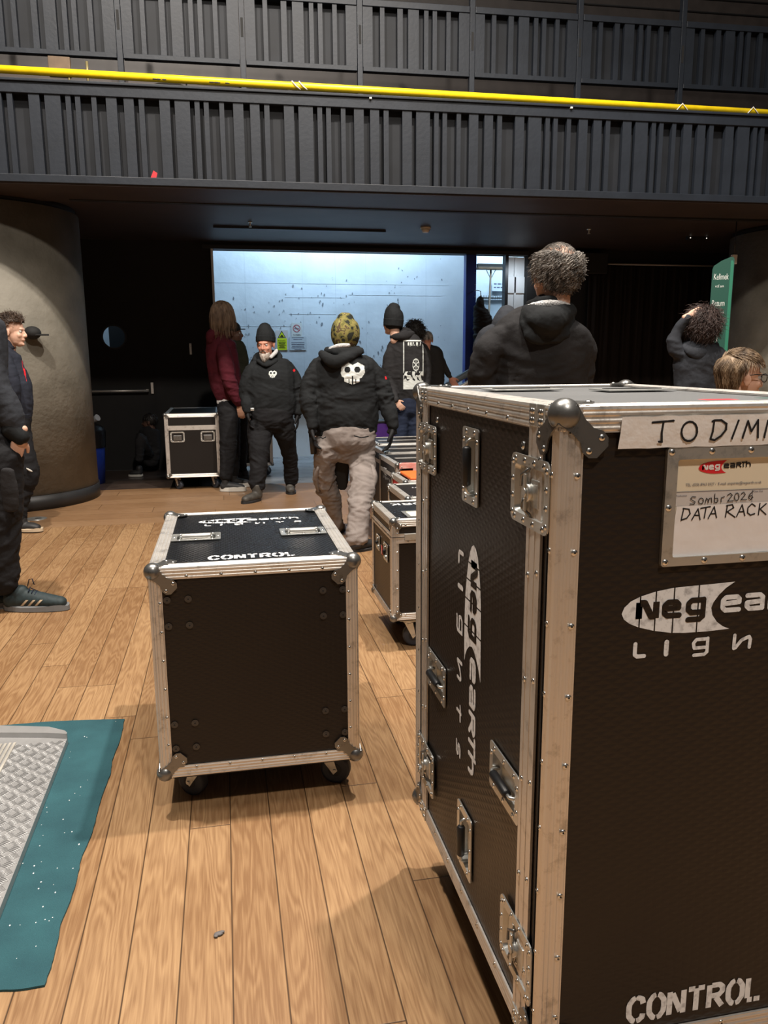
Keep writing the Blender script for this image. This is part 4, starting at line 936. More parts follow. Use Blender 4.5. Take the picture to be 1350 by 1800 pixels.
# checker-plate ramp
rx1, rx0, ry0, ry1 = -.635, -1.25, 1.55, 3.00
t = empty('metal_ramp', (rx1, ry0, 0), 0, 'aluminium checker plate ramp lying on the teal mat at the left edge', 'ramp')
off = (rx1, ry0, 0)
mb = MB(off); z = .030
def rxe(y): return -.640 + .0*(y)
mb.prism([(-.630, 1.870), (-.618, 1.93), (-.624, 2.885), (-.640, 2.915), (-1.25, 3.10), (-1.25, 1.70), (-.72, 1.72), (-.650, 1.83)], fr0, .006, z)
mb.build('plate', M['tread'], t)
mb = MB(off)
for i in range(5):
    for j in range(30):
        cx_, cy_ = -.642-i*.036, 1.80+j*.036
        if cx_ < -.79+.012*0 or cy_ > 2.86 or cx_ < -1.24: continue
        s_ = 1 if (i+j) % 2 == 0 else -1
        for k in range(-2, 3):
            dx, dy = (.013, .009*s_)
            nx, ny = -dy, dx
            q = math.hypot(nx, ny); nx, ny = nx/q*.0062*k, ny/q*.0062*k
            mb.tube([(cx_+nx-dx, cy_+ny-dy, z+.0002), (cx_+nx, cy_+ny, z+.0017), (cx_+nx+dx, cy_+ny+dy, z+.0002)], .0016, 4)
o = mb.build('raised_bars', M['tread'], t); o['kind'] = 'stuff'
mb = MB(off)
for i in range(28): mb.box((-.800-i*.0155-.009, 1.72, z), (-.800-i*.0155, 2.88, z+.004), bev=.001)
mb.build('ribbed_panel', mat('ribbed_grey', (.36, .34, .30), .6, var=.3, vscale=9), t)
mb = MB(off)
mb.prism([(-1.25, 3.085), (-.90, 3.005), (-.700, 2.950), (-.636, 2.905), (-.624, 2.885), (-.624, 2.875), (-.700, 2.900), (-.90, 2.945), (-1.25, 3.02)], fr0, .006, .050); mb.build('end_lip', M['tread'], t)
mb = MB((-.072, 1.766, 0)); mb.sphere((-.072, 1.766, .004), .011, (1.1, .7, .35), 7); mb.sphere((-.064, 1.770, .005), .008, (1, .6, .4), 6); mb.sphere((-.078, 1.760, .004), .008, (.8, .8, .4), 5)
o = mb.build('debris', mat('grey_debris', (.12, .11, .11), .7)); o.location = (-.072, 1.766, 0); tag(o, 'small crumpled grey scrap lying on the floorboards', 'debris')
mb = MB(); mb.cyl((0, 0, 0), (0, 0, .004), .093, 40); mb.cyl((0, 0, .004), (0, 0, .0055), .075, 40); mb.cyl((.02, 0, .0055), (.02, 0, .0062), .03, 20, 1)
o = mb.build('floor_socket', [M['steel'], M['ball']]); o.location = (-1.715, 7.455, 0); tag(o, 'round metal floor socket cover by the column', 'floor socket')
# blue bin with bag and cups
bp_ = Vector((-1.57, 9.56, 0)); t = empty('recycling_bin', bp_, 0, 'blue plastic bin with black bag half hidden behind the concrete column', 'bin')
mb = MB(); n = 24
mb.cyl((0, 0, 0), (0, 0, .60), .165, n, r1=.20); mb.build('body', M['blue_bin'], t)
mb = MB(); mb.cyl((0, 0, .42), (0, 0, .60), .20, n, r1=.212, caps=False); mb.sphere((0, 0, .60), .205, (1, 1, .55), 20); mb.build('bag', M['bag'], t)
random.seed(3)
for i in range(5):
    a = random.uniform(0, 6.28); q = random.uniform(.02, .15); p = Vector((bp_.x+(0, .11, -.11, 0, 0)[i], bp_.y+(0, 0, 0, .11, -.11)[i], (.775, .745, .745, .745, .745)[i]))
    mb = MB(); d = Vector((random.uniform(-1, 1), random.uniform(-1, 1), random.uniform(.2, 1))).normalized()*.035
    mb.cyl(-d, d, .030, 14, r1=.038, caps=False); mb.cyl(d*.96, d, .040, 14, r1=.040)
    o = mb.build('plastic_cup', M['clear_cup']); o.location = p; tag(o, 'crumpled clear plastic cup heaped in the blue bin', 'cup', 'cups heaped in the blue bin')
# black fixture on the column
p = at(57, 585, 7.86); t = empty('column_fixture', p, 0, 'black peaked cap shape standing out from the concrete column', 'cap')
mb = MB(); mb.sphere((0, 0, 0), .075, (1, 1.0, .8), 20); mb.build('crown', M['matte_black'], t)
mb = MB(); mb.prism([(.02, -.06), (.10, -.055), (.135, -.03), (.14, 0), (.135, .03), (.10, .055), (.02, .06)], frame((0, 0, -.02), (1, 0, 0), (0, 1, 0)), -.004, .008); mb.build('peak', M['matte_black'], t)
# notices on the dock wall
def notice(name, px, py, wd, ht, m, label, draw, k=1.0):
    c = at(px, py, 11.545); t = empty(name, c, 0, label, 'sign', None)
    mb = MB(); fr_ = frame((0, 0, 0), (1, 0, 0), (0, 0, 1)); mb.obox(fr_, -wd/2, wd/2, -ht/2, ht/2, 0, .003); mb.build('board', m, t)
    draw((fr_[0], fr_[1]*k, fr_[2]*k, fr_[3]), t, wd/k, ht/k); return t
def d_warn(fr_, t, wd, ht):
    mb = MB(); mb.flat([(-wd*.40, -ht*.5), (wd*.40, -ht*.5), (wd*.40, ht*.10), (-wd*.40, ht*.10)], fr_, .004); mb.build('yellow_panel', M['sign_yellow'], t)
    mb = MB(); mb.flat([(-.085, .05), (.085, .05), (0, .195)], fr_, .004); mb.build('triangle', M['ink'], t)
    mb = MB(); mb.flat([(-.062, .062), (.062, .062), (0, .168)], fr_, .005); mb.build('triangle_field', M['sign_yellow'], t)
    mb = MB(); mb.flat([(-.035, .07), (.035, .07), (.03, .09), (.015, .10), (.005, .125), (-.008, .10), (-.03, .09)], fr_, .006); mb.build('symbol', M['ink'], t)
    mb = MB(); font_flat(mb, 'WARNING', .040, fr_, .006, -.085, -.022, wmax=.16)
    for i, w_ in enumerate((.15, .12, .16, .10, .14)): mb.flat([(-w_/2, -.055-i*.026), (w_/2, -.055-i*.026), (w_/2, -.045-i*.026), (-w_/2, -.045-i*.026)], fr_, .006)
    mb.build('lettering', M['ink'], t)
notice('warning_sign', 495.6, 598, .17, .275, M['grey_card'], 'yellow warning sign with black triangle on the pale dock wall', d_warn, .68)
def d_smoke(fr_, t, wd, ht):
    n = 32; mb = MB(); mb.ring([(.062*math.cos(k*2*math.pi/n), .025+.062*math.sin(k*2*math.pi/n)) for k in range(n)], [(.050*math.cos(k*2*math.pi/n), .025+.050*math.sin(k*2*math.pi/n)) for k in range(n)], fr_, .003, .0045)
    mb.ribbon([[(-.04, .065), (.04, -.015)]], .011, fr_, .0045); mb.build('ban_ring', mat('faded_red', (.45, .10, .13), .6), t)
    mb = MB(); mb.flat([(-.04, .015), (.04, .015), (.04, .027), (-.04, .027)], fr_, .004); mb.build('cigarette', M['ink_grey'], t)
    mb = MB(); font_flat(mb, 'NO SMOKING', .032, fr_, .004, -.062, -.092, wmax=.124); mb.build('lettering', M['ink'], t)
notice('no_smoking_sign', 521.5, 580, .15, .20, M['white_print'], 'white no smoking sign with a crossed ring on the pale dock wall', d_smoke, .85)
def d_faint(fr_, t, wd, ht):
    mb = MB()
    for i, w_ in enumerate((.20, .15, .0, .22, .22, .20, .22, .12)):
        if w_: mb.flat([(-w_/2, .09-i*.028), (w_/2, .09-i*.028), (w_/2, .097-i*.028), (-w_/2, .097-i*.028)], fr_, .004)
    mb.build('lettering', M['ink_grey'], t)
notice('paper_notice', 523.6, 603.5, .24, .19, mat('faded_paper', (.50, .56, .60), .7), 'faded paper notice under the no smoking sign on the dock wall', d_faint, .85)
# far dock corner: broom, shelf of hooks, notice, coats
def bar_between(mb, a, b, r_): mb.cyl(a, b, r_, 10)
p0 = at(863, 472, 12.6); p1 = at(852, 640, 12.4); p1.z = 0
t = empty('wide_broom', p1, 0, 'wide brown broom standing upside down beyond the blue pillar', 'broom')
mb = MB(p1); mb.cyl(p0, p1, .016, 10); mb.build('pole', M['wood_brush'], t)
a, b = at(839, 468, 12.6), at(887, 472, 12.6)
mb = MB(p1); mb.box(Vector((a.x, 12.55, p0.z-.02)), Vector((b.x, 12.65, p0.z+.02)), bev=.004); mb.build('head', M['wood_brush'], t)
mb = MB(p1); mb.box(Vector((a.x, 12.56, p0.z+.02)), Vector((b.x, 12.64, p0.z+.07))); mb.build('bristles', M['bristle'], t)
mb = MB(p1)
bar_between(mb, p0-Vector((0, 0, .16)), p0+Vector((-.08, 0, -.02)), .006); bar_between(mb, p0-Vector((0, 0, .16)), p0+Vector((.08, 0, -.02)), .006); mb.build('stay', M['steel'], t)
c = at(873, 524, 12.95); t = empty('coat_rack', c, 0, 'row of metal hooks on the wall beyond the blue pillar', 'coat rack')
mb = MB(); mb.box((-.30, 0, -.012), (.30, .03, .012)); mb.build('rail', M['ball'], t)
hk = MB(); hk.tube([(0, 0, 0), (0, -.04, -.02), (0, -.05, .01), (0, -.045, .04)], .005); h0 = hk.build('hook', M['ball'], t); h0.location = (-.28, 0, 0)
for i in range(1, 15): o = h0.copy(); C.objects.link(o); o.parent = t; o.location = (-.28+i*.04, 0, 0)
c = at(877, 502, 12.95); t = empty('paper_notice', c, 0, 'white paper notice above the hooks beyond the blue pillar', 'sign')
mb = MB(); mb.box((-.12, 0, -.09), (.12, .004, .09)); mb.build('sheet', mat('blueish_paper', (.62, .68, .76), .7), t)
mb = MB(); fr_ = frame((0, -.001, 0), (1, 0, 0), (0, 0, 1))
for i, ws in enumerate(((.05, .06, .02), (.04, .05, .045))):
    x = -.09
    for w_ in ws: mb.flat([(x, .015-i*.055), (x+w_, .015-i*.055), (x+w_, .035-i*.055), (x, .035-i*.055)], fr_, 0); x += w_+.015
mb.build('lettering', M['ink_grey'], t)
# sloped conveyor/ramp rail seen past the bald man
a, b = at(768, 688, 9.9), at(836, 648, 9.9)
t = empty('sloping_ramp_rail', a, 0, 'grey sloping handrail rising beyond the tall flight case', 'rail')
mb = MB(a); d = (b-a).normalized(); b2 = b+d*.5; a2 = a-d*.4; up_ = Vector((0, 0, 1))
mb.tube([a2, b2], .05, 4); mb.build('stringer', mat('grey_stringer', (.10, .13, .15), .5), t)
mb = MB(a); mb.tube([a2-up_*.12, b2-up_*.12], .03, 4); mb.cyl(Vector((a.x+.15, 9.9, 0)), Vector((a.x+.15, 9.9, a.z+.05)), .03, 10); mb.cyl(b2-up_*b2.z, b2, .03, 10); mb.build('lower_rail', M['alu'], t)
# roll-up banner
bc_ = Vector((4.23, 6.3, 0)); t = empty('recycling_banner', bc_, R(-25), 'tall green banner with rounded top about returning cups, standing at the right', 'banner')
fb = frame((0, 0, 0), (1, 0, 0), (0, 0, 1)); bw = .085; hh = 2.235
outl = [(-bw, .0), (bw, .0), (bw, hh-.02), (bw-.01, hh-.002), (bw-.03, hh)] + [(-bw*.2, hh-.03), (-bw+.01, hh-.07), (-bw, hh-.10)]
mb = MB(); mb.prism(outl, fb, -.02, 0); mb.build('panel', M['green'], t)
mb = MB(); mb.flat([(bw-.028, .02), (bw-.004, .02), (bw-.004, hh-.05), (bw-.012, hh-.03), (bw-.028, hh-.03)], fb, .001); mb.build('edge_stripe', M['green_light'], t)
mb = MB(); font_flat(mb, 'Kelímek', .072, fb, .002, -bw+.012, 2.05, wmax=.118); font_flat(mb, 'Return', .072, fb, .002, -bw+.012, 1.83, wmax=.10)
font_flat(mb, 'vrať sem', .032, fb, .002, -bw+.03, 1.985, wmax=.07); font_flat(mb, 'your cup here', .032, fb, .002, -bw+.012, 1.765, wmax=.10); mb.build('lettering', M['white_print'], t)
mb = MB(); mb.flat([(-.072, 1.57), (-.065, 1.66), (-.045, 1.70), (-.02, 1.68), (.0, 1.60), (.0, 1.45), (.04, 1.42), (.055, 1.30), (.03, 1.15), (-.07, 1.12)], fb, .001); mb.build('printed_hand', M['green_dark'], t)
mb = MB(); mb.ribbon([[(-.06, 1.60), (-.055, 1.35), (-.035, 1.34), (-.02, 1.36), (-.01, 1.60)], [(-.06, 1.60), (-.035, 1.615), (-.01, 1.60), (-.035, 1.588), (-.06, 1.60)], [(-.045, 1.55), (-.03, 1.50), (-.045, 1.45)], [(-.06, 1.33), (-.05, 1.18), (-.03, 1.17), (-.015, 1.34)]], .006, fb, .003); mb.build('printed_cup', M['white_print'], t)
mb = MB(); mb.box((-.14, -.12, 0), (.14, .12, .05), bev=.01); mb.build('foot', M['black'], t)
p = at(1290, 456, 8.0); mb = MB(p); mb.box(p-Vector((.03, .02, .05)), p+Vector((.03, .02, .05)), bev=.006); o = mb.build('sensor_box', M['grey_card']); o.location = p; tag(o, 'small pale box hanging just above the green banner', 'sensor')
mb = MB(); mb.cyl((0, 0, 0), (0, 0, 2.86-p.z), .006, 8); o2 = mb.build('drop_rod', M['black'], o)
# ------------------------------------------------------------------ people
from mathutils.bvhtree import BVHTree
FWD = Vector((math.sin(YAW), math.cos(YAW), 0)); UPV = Vector((0, 0, 1)); RGT = Vector((math.cos(YAW), -math.sin(YAW), 0))
def cloth(name, col, var=.25, rough=.85, bump=.35):
    return mat(name, col, rough, var=var, vscale=9, bump=bump, bscale=26, detail=5, spec=.25)
M['skin'] = mat('skin', (.52, .30, .21), .55, var=.10, vscale=18, spec=.35)
M['skin_red'] = mat('ruddy_skin', (.56, .26, .18), .55, var=.18, vscale=22, spec=.35)
M['skin_pale'] = mat('pale_skin', (.62, .38, .28), .5, var=.08, vscale=18, spec=.35)
M['skin_dark'] = mat('dark_skin', (.12, .06, .04), .55, var=.08)
M['black_cloth'] = cloth('black_fleece', (.0105, .012, .0135))
M['char_cloth'] = cloth('charcoal_cloth', (.019, .0185, .020))
M['navy_cloth'] = cloth('navy_sweatshirt', (.018, .021, .032))
M['burgundy'] = cloth('burgundy_sweatshirt', (.072, .008, .016))
M['olive'] = cloth('olive_jacket', (.03, .032, .02))
M['grey_trousers'] = cloth('grey_work_trousers', (.225, .195, .18), var=.15)
M['dark_trousers'] = cloth('black_trousers', (.0095, .0095, .011))
M['jeans'] = cloth('dark_blue_jeans', (.015, .022, .045))
M['grey_hoodie'] = cloth('slate_hoodie', (.026, .029, .036))
M['glove'] = cloth('black_glove', (.010, .010, .011), rough=.7)
M['fleece'] = mat('white_fleece', (.60, .60, .60), .95, bump=1.0, bscale=160)
M['shoe_black'] = mat('black_shoe', (.016, .016, .017), .6)
M['boot'] = mat('scuffed_boot', (.05, .045, .038), .6, var=.3, vscale=30)
M['sole_white'] = mat('off_white_sole', (.55, .53, .48), .6)
M['sole_tan'] = mat('tan_sole', (.50, .40, .28), .7)
M['shoe_teal'] = mat('dark_teal_shoe', (.013, .026, .030), .7, var=.3, vscale=60)
M['sole_grey'] = mat('grey_sole', (.16, .165, .17), .7)
M['eye_white'] = mat('eye_white', (.42, .40, .38), .3); M['iris'] = mat('iris', (.03, .025, .02), .2)
M['lip'] = mat('lip', (.45, .16, .13), .5)
def hairmat(n, c, c2): return mat(n, c, .5, col2=c2, vscale=40, detail=6, stretch=(1, 1, .25), thr=(.35, .65))
M['hair_brown'] = hairmat('brown_hair', (.030, .018, .012), (.085, .052, .034))
M['hair_blond'] = hairmat('dark_blond_hair', (.10, .062, .040), (.26, .18, .12))
M['hair_grey'] = hairmat('greying_hair', (.045, .040, .036), (.30, .27, .24))
M['hair_black'] = hairmat('black_hair', (.006, .005, .005), (.02, .017, .015))
M['hair_curly'] = hairmat('dark_curly_hair', (.022, .013, .012), (.085, .055, .048))
M['hair_fair'] = hairmat('light_brown_hair', (.075, .045, .025), (.34, .24, .15))
M['beard'] = hairmat('grey_beard', (.22, .17, .14), (.62, .56, .50))
def camo():
    m, nt, b = nodes('camouflage_knit'); L = nt.links.new; b.inputs['Roughness'].default_value = .9
    tc = N(nt, 'ShaderNodeTexCoord'); n = N(nt, 'ShaderNodeTexNoise'); n.inputs['Scale'].default_value = 17; n.inputs['Detail'].default_value = 2; L(tc.outputs['Object'], n.inputs['Vector'])
    r = N(nt, 'ShaderNodeValToRGB'); r.color_ramp.interpolation = 'CONSTANT'; e = r.color_ramp.elements
    e[0].position = 0; e[0].color = (.012, .014, .008, 1); e[1].position = .42; e[1].color = (.13, .12, .030, 1)
    for p, c in ((.50, (.22, .19, .055, 1)), (.58, (.085, .055, .028, 1)), (.64, (.24, .22, .07, 1))): q = e.new(p); q.color = c
    L(n.outputs['Fac'], r.inputs['Fac']); L(r.outputs['Color'], b.inputs['Base Color']); return m
M['camo'] = camo()

class Fig:
    """a person; nodes are given where the photo shows them, with half widths in photo pixels"""
    def __init__(s, Y, label, foot=None, name='person'):
        s.Y = Y
        s.k = (at(676, 640, Y)-at(675, 640, Y)).length
        b = at(foot[0], foot[1], Y+(foot[2] if len(foot) > 2 else 0)); s.base = Vector((b.x, b.y, 0)); s.root = empty(name, s.base, 0, label, 'person')
    def P(s, x, y, d=0.0): return at(x, y, s.Y+d)
    def fl(s, x, d=0.0, h=0.0):
        """point straight below column x, h above the floor"""
        p = at(x, 700, s.Y+d); return Vector((p.x, p.y, h))
    def chain(s, bm, nds, depth=.8, n=18, sub=3, raw=False, caps=True):
        pts = []
        for nd in nds:
            if raw or isinstance(nd[0], Vector): p, a, b = nd
            else:
                x, y, d, hw = nd[:4]; p = s.P(x, y, d); a = hw*s.k; b = a*(nd[4] if len(nd) > 4 else depth)
            pts.append((Vector(p), a, b))
        if len(pts) > 2:
            q = []
            for i in range(len(pts)-1):
                p0, p1, p2, p3 = pts[max(i-1, 0)], pts[i], pts[i+1], pts[min(i+2, len(pts)-1)]
                for j in range(sub):
                    t = j/sub; f = lambda a, b, c, d: .5*((2*b)+(-a+c)*t+(2*a-5*b+4*c-d)*t*t+(-a+3*b-3*c+d)*t**3)
                    q.append((f(p0[0], p1[0], p2[0], p3[0]), max(.002, f(p0[1], p1[1], p2[1], p3[1])), max(.002, f(p0[2], p1[2], p2[2], p3[2]))))
            q.append(pts[-1]); pts = q
        # rounded ends
        def cap(P0, P1):
            d = (P0[0]-P1[0]).normalized(); r_ = min(P0[1], P0[2])
            return [(P0[0]+d*r_*.45, P0[1]*.80, P0[2]*.80), (P0[0]+d*r_*.70, P0[1]*.45, P0[2]*.45)]
        if caps: pts = cap(pts[0], pts[1])[::-1] + pts + cap(pts[-1], pts[-2])
        rings = []
        for i, (p, a, b) in enumerate(pts):
            t = (pts[min(i+1, len(pts)-1)][0]-pts[max(i-1, 0)][0]).normalized()
            bb = FWD - t*FWD.dot(t)
            if bb.length < .2: bb = UPV - t*UPV.dot(t)
            bb.normalize(); aa = t.cross(bb)
            rings.append([bm.verts.new(p+aa*a*math.cos(2*math.pi*j/n)+bb*b*math.sin(2*math.pi*j/n)) for j in range(n)])
        for A, B in zip(rings, rings[1:]):
            for j in range(n): bm.faces.new([A[j], A[(j+1) % n], B[(j+1) % n], B[j]])
        bm.faces.new(rings[0][::-1]); bm.faces.new(rings[-1])
    def ell(s, bm, c, r, rot=None, n=18):
        m = Matrix.Translation(c)
        if rot is not None: m = m @ rot
        bmesh.ops.create_uvsphere(bm, u_segments=n, v_segments=n-4, radius=1, matrix=m @ Matrix.Diagonal((*r, 1)))
    def skin(s, name, bm, m, parent=None, voxel=.009, smooth=4, wr=0.0, hot=(), dec=None, freq=1.0):
        bmesh.ops.recalc_face_normals(bm, faces=bm.faces[:])
        me = bpy.data.meshes.new(name); bm.to_mesh(me); bm.free()
        o = bpy.data.objects.new(name, me); C.objects.link(o)
        r = o.modifiers.new('r', 'REMESH'); r.mode = 'VOXEL'; r.voxel_size = voxel
        if smooth: sm = o.modifiers.new('s', 'SMOOTH'); sm.factor = .5; sm.iterations = smooth
        dg = bpy.context.evaluated_depsgraph_get(); new = bpy.data.meshes.new_from_object(o.evaluated_get(dg))
        o.modifiers.clear(); o.data = new; bpy.data.meshes.remove(me); new.name = name
        if wr > 0:
            nr = [v.normal.copy() for v in new.vertices]
            for v, nn in zip(new.vertices, nr):
                p = v.co; w_ = .55
                for h, rad in hot: w_ += math.exp(-((p-h).length/rad)**2)
                w_ = min(w_, 1.6)
                q = Vector((p.x*5, p.y*5, p.z*9))*freq; q += Vector(noise.noise_vector(q*.5))*.9
                r1 = 1-abs(noise.noise(q))*2.2; r2 = 1-abs(noise.noise(q*2.3+Vector((7, 3, 1))))*2.2
                r3 = 1-abs(noise.noise(Vector((q.x*3.1+q.z*1.5, q.y*3.1, q.z*5.2))))*2.2
                v.co = p + nn*wr*w_*(r1*.75+r2*.40+r3*.22-.45)
        for v in new.vertices: v.co -= s.base
        new.polygons.foreach_set('use_smooth', [True]*len(new.polygons))
        new.materials.clear(); new.materials.append(m); new.update()
        o.parent = parent or s.root
        return o
    # --- head: local axes r (its right), f (forward), u (up)
    def head(s, c, f, u=None, k=1.0):
        s.hc = Vector(c); s.hf = Vector(f).normalized(); u = Vector(u or (0, 0, 1)); s.hr = s.hf.cross(u).normalized(); s.hu = s.hr.cross(s.hf).normalized(); s.hk = k
    def H(s, r, f, u): return s.hc + (s.hr*r+s.hf*f+s.hu*u)*s.hk
    def hrot(s): return Matrix(((s.hr.x, s.hf.x, s.hu.x), (s.hr.y, s.hf.y, s.hu.y), (s.hr.z, s.hf.z, s.hu.z))).to_4x4()
    def add_head(s, bm, ears=True):
        R_ = s.hrot(); k = s.hk; E = lambda r, f, u, a, b, c_: s.ell(bm, s.H(r, f, u), (a*k, b*k, c_*k), R_)
        E(0, -.012, .035, .076, .096, .087); E(0, .028, -.03, .060, .064, .082); E(0, .050, -.088, .034, .036, .030); E(0, .030, -.075, .050, .045, .035)
        E(0, .078, .022, .044, .016, .011); E(.034, .062, -.028, .022, .022, .022); E(-.034, .062, -.028, .022, .022, .022)
        E(0, .083, -.060, .024, .014, .014); E(0, .080, -.098, .016, .012, .012)
        for a, b, c_, r_ in ((0, .088, .008, .0085), (0, .095, -.006, .0095), (0, .103, -.020, .011), (0, .104, -.030, .0125), (.010, .095, -.033, .009), (-.010, .095, -.033, .009)): E(a, b, c_, r_, r_, r_)
        if ears:
            for q in (-1, 1):
                rr = R_ @ Matrix.Rotation(q*-.35, 4, 'Z')
                s.ell(bm, s.H(q*.078, -.008, -.010), (.007*k, .019*k, .031*k), rr); s.ell(bm, s.H(q*.082, -.014, .004), (.006*k, .014*k, .018*k), rr)
        s.chain(bm, [(s.H(0, -.02, -.05), .050*k, .050*k), (s.H(0, -.03, -.12), .048*k, .050*k), (s.H(0, -.035, -.18), .050*k, .052*k)], raw=True)
    def eyes(s, body):
        for q in (-1, 1):
            mb = MB(s.base); mb.sphere(s.H(q*.030, .072, .002), .0125*s.hk, n=14); mb.sphere(s.H(q*.030, .0815, .002), .006*s.hk, (1, .6, 1), 10, 1)
            R_ = s.hrot()
            o = mb.build('eye', [M['eye_white'], M['iris']], body)
    def hand(s, bm, w, d, pn, th, k=1.0, curl=.5, spread=.12):
        """w wrist, d direction to the knuckles, pn the way the palm faces, th the thumb side"""
        w, d, pn = Vector(w), Vector(d).normalized(), Vector(pn).normalized(); pn = (pn-d*pn.dot(d)).normalized(); side = d.cross(pn)
        if side.dot(Vector(th)) < 0: side = -side
        def seg(pts): s.chain(bm, pts, raw=True, n=10, sub=2)
        s.ell(bm, w+d*.045*k, (.040*k, .013*k, .048*k), Matrix((( *[side[0], pn[0], d[0]],), (side[1], pn[1], d[1]), (side[2], pn[2], d[2]))).to_4x4(), 14)
        s.ell(bm, w+d*.075*k, (.038*k, .011*k, .022*k), Matrix(((side[0], pn[0], d[0]), (side[1], pn[1], d[1]), (side[2], pn[2], d[2]))).to_4x4(), 14)
        s.chain(bm, [(w-d*.05*k, .026*k, .022*k), (w, .026*k, .020*k), (w+d*.03*k, .034*k, .016*k)], raw=True, n=12)
        for off_, ln, r_ in ((.030, .072, .0088), (.010, .080, .0092), (-.010, .074, .0088), (-.029, .058, .0076)):
            p = w+d*.082*k+side*off_*k; dd = (d+side*off_*spread*20*.35).normalized(); pts = [(p-dd*.02*k, r_*k, r_*k)]; a = curl*.45
            for j, f_ in enumerate((.45, .31, .24)):
                dd = (dd*math.cos(a)+pn*math.sin(a)).normalized(); pts.append((p, r_*k, r_*k)) if j == 0 else None
                p = p+dd*ln*f_*k; pts.append((p, r_*k*(1-.10*j), r_*k*(1-.10*j))); a = curl*.75
            seg(pts)
        p = w+d*.025*k+side*.028*k; dd = (d*.75+side*.75+pn*.25).normalized()
        seg([(w+d*.01*k+side*.01*k, .013*k, .013*k), (p, .013*k, .013*k), (p+dd*.035*k, .0112*k, .0112*k), (p+dd*.035*k+(dd*.6+d*.6+pn*.2).normalized()*.032*k, .009*k, .009*k)])
    def hair(s, name, m, style, parent, nl=500, seed=1, ln=.05, rad=.0022, curl=0.0, cap=1.06, rng=None, flow=None, shell=True, lift=.10):
        """a shell close to the skull plus many locks"""
        rnd = random.Random(seed); R_ = s.hrot(); k = s.hk
        mb = MB(s.base)
        ok = rng or (lambda r, f, u: u > -.15 or f < -.1)
        C0 = (0, -.012, .035); A = (.078*cap, .098*cap, .089*cap)
        if shell:
            b = bmesh.new(); bmesh.ops.create_icosphere(b, subdivisions=4, radius=1)
            dele = []
            for v in b.verts:
                r, f, u = v.co
                if not ok(r, f, u): dele.append(v); continue
            bmesh.ops.delete(b, geom=dele, context='VERTS')
            for v in b.verts:
                r, f, u = v.co; q = 1+.05*noise.noise(v.co*5+Vector((seed, 0, 0)))+.02*noise.noise(v.co*17)
                v.co = s.H(C0[0]+r*A[0]*q, C0[1]+f*A[1]*q, C0[2]+u*A[2]*q)
            for f_ in b.faces: f_.smooth = True
            mb.merge(b)
        i = 0; tries = 0
        while i < nl and tries < nl*20:
            tries += 1
            v = Vector((rnd.gauss(0, 1), rnd.gauss(0, 1), rnd.gauss(0, 1))).normalized()
            if not ok(*v): continue
            i += 1
            p = Vector((C0[0]+v.x*A[0], C0[1]+v.y*A[1], C0[2]+v.z*A[2])); n_ = v.copy()
            fl = flow(v) if flow else Vector((0, -.5, -1)) ; fl = (fl-n_*fl.dot(n_)); fl = fl.normalized() if fl.length > .05 else Vector((rnd.uniform(-1, 1), rnd.uniform(-1, 1), 0)).normalized()
            L_ = ln*rnd.uniform(.6, 1.25); pts = []; ph = rnd.uniform(0, 6.28); sd = n_.cross(fl)
            dirn = (n_*rnd.uniform(.15, .5)+fl).normalized()
            q = p - n_*.004
            for j in range(7):
                t = j/6
                cu = (sd*math.cos(ph+t*7)+n_*math.sin(ph+t*7)*.8)*curl
                pts.append(s.H(*(q+cu*min(1, t*3)))); q = q+dirn*L_/6; e_ = Vector(((q.x-C0[0])/A[0], (q.y-C0[1])/A[1], (q.z-C0[2])/A[2])); le = e_.length
                if not curl and e_.z > -.15:
                    tt = (1+lift*t)/le; q = Vector((C0[0]+A[0]*e_.x*tt, C0[1]+A[1]*e_.y*tt, C0[2]+A[2]*e_.z*tt)); dirn = dirn-e_.normalized()*dirn.dot(e_.normalized())+fl*.2+Vector((0, 0, -.12))
                elif not curl: dirn = Vector((dirn.x*.35, dirn.y*.35, -1))
                dirn = (dirn+Vector((0, 0, -.16))+fl*.1).normalized() if not curl else (dirn+Vector((rnd.uniform(-.3, .3), rnd.uniform(-.3, .3), rnd.uniform(-.35, .2)))).normalized()
            mb.tube(pts, [rad*k*(1-.12*j) for j in range(7)], 4)
        return mb.build(name, m, parent, smooth=True)
    def shoe(s, pts, m, sole_m, sole=.022, name='shoe', parent=None, depth=.045, up=None):
        """pts: list of (point, half height) from heel to toe in the world"""
        bm = bmesh.new(); z0 = min(p.z-h for p, h in pts)
        s.chain(bm, [(p, h, depth*(1.0 if i < len(pts)-1 else .8)) for i, (p, h) in enumerate(pts)], raw=True)
        if up: s.chain(bm, up, raw=True)
        o = s.skin(name, bm, m, voxel=.007, smooth=3)
        bm = bmesh.new(); a, b = pts[0][0], pts[-1][0]
        d = (b-a); d.z = 0; L_ = d.length or .01; d.normalize(); sd = Vector((-d.y, d.x, 0))
        mb = MB(s.base); n = 24; O_ = []
        for j in range(n):
            t = 2*math.pi*j/n; c_, s_ = math.cos(t), math.sin(t); wv = depth*(1.0-.10*math.cos(t*2)) 
            O_.append((a+b)/2+d*(L_/2+.040)*(abs(c_)**.7*(1 if c_ > 0 else -1))+sd*wv*(abs(s_)**.8*(1 if s_ > 0 else -1)))
        B = [mb.v(Vector((p.x, p.y, z0))) for p in O_]; T = [mb.v(Vector((p.x, p.y, z0+sole+.006*math.sin(i)))) for i, p in enumerate(O_)]
        for i in range(n): mb._face([B[i], B[(i+1) % n], T[(i+1) % n], T[i]])
        mb._face(B[::-1]); mb._face(T); mb.build('sole', sole_m, o)
        return o
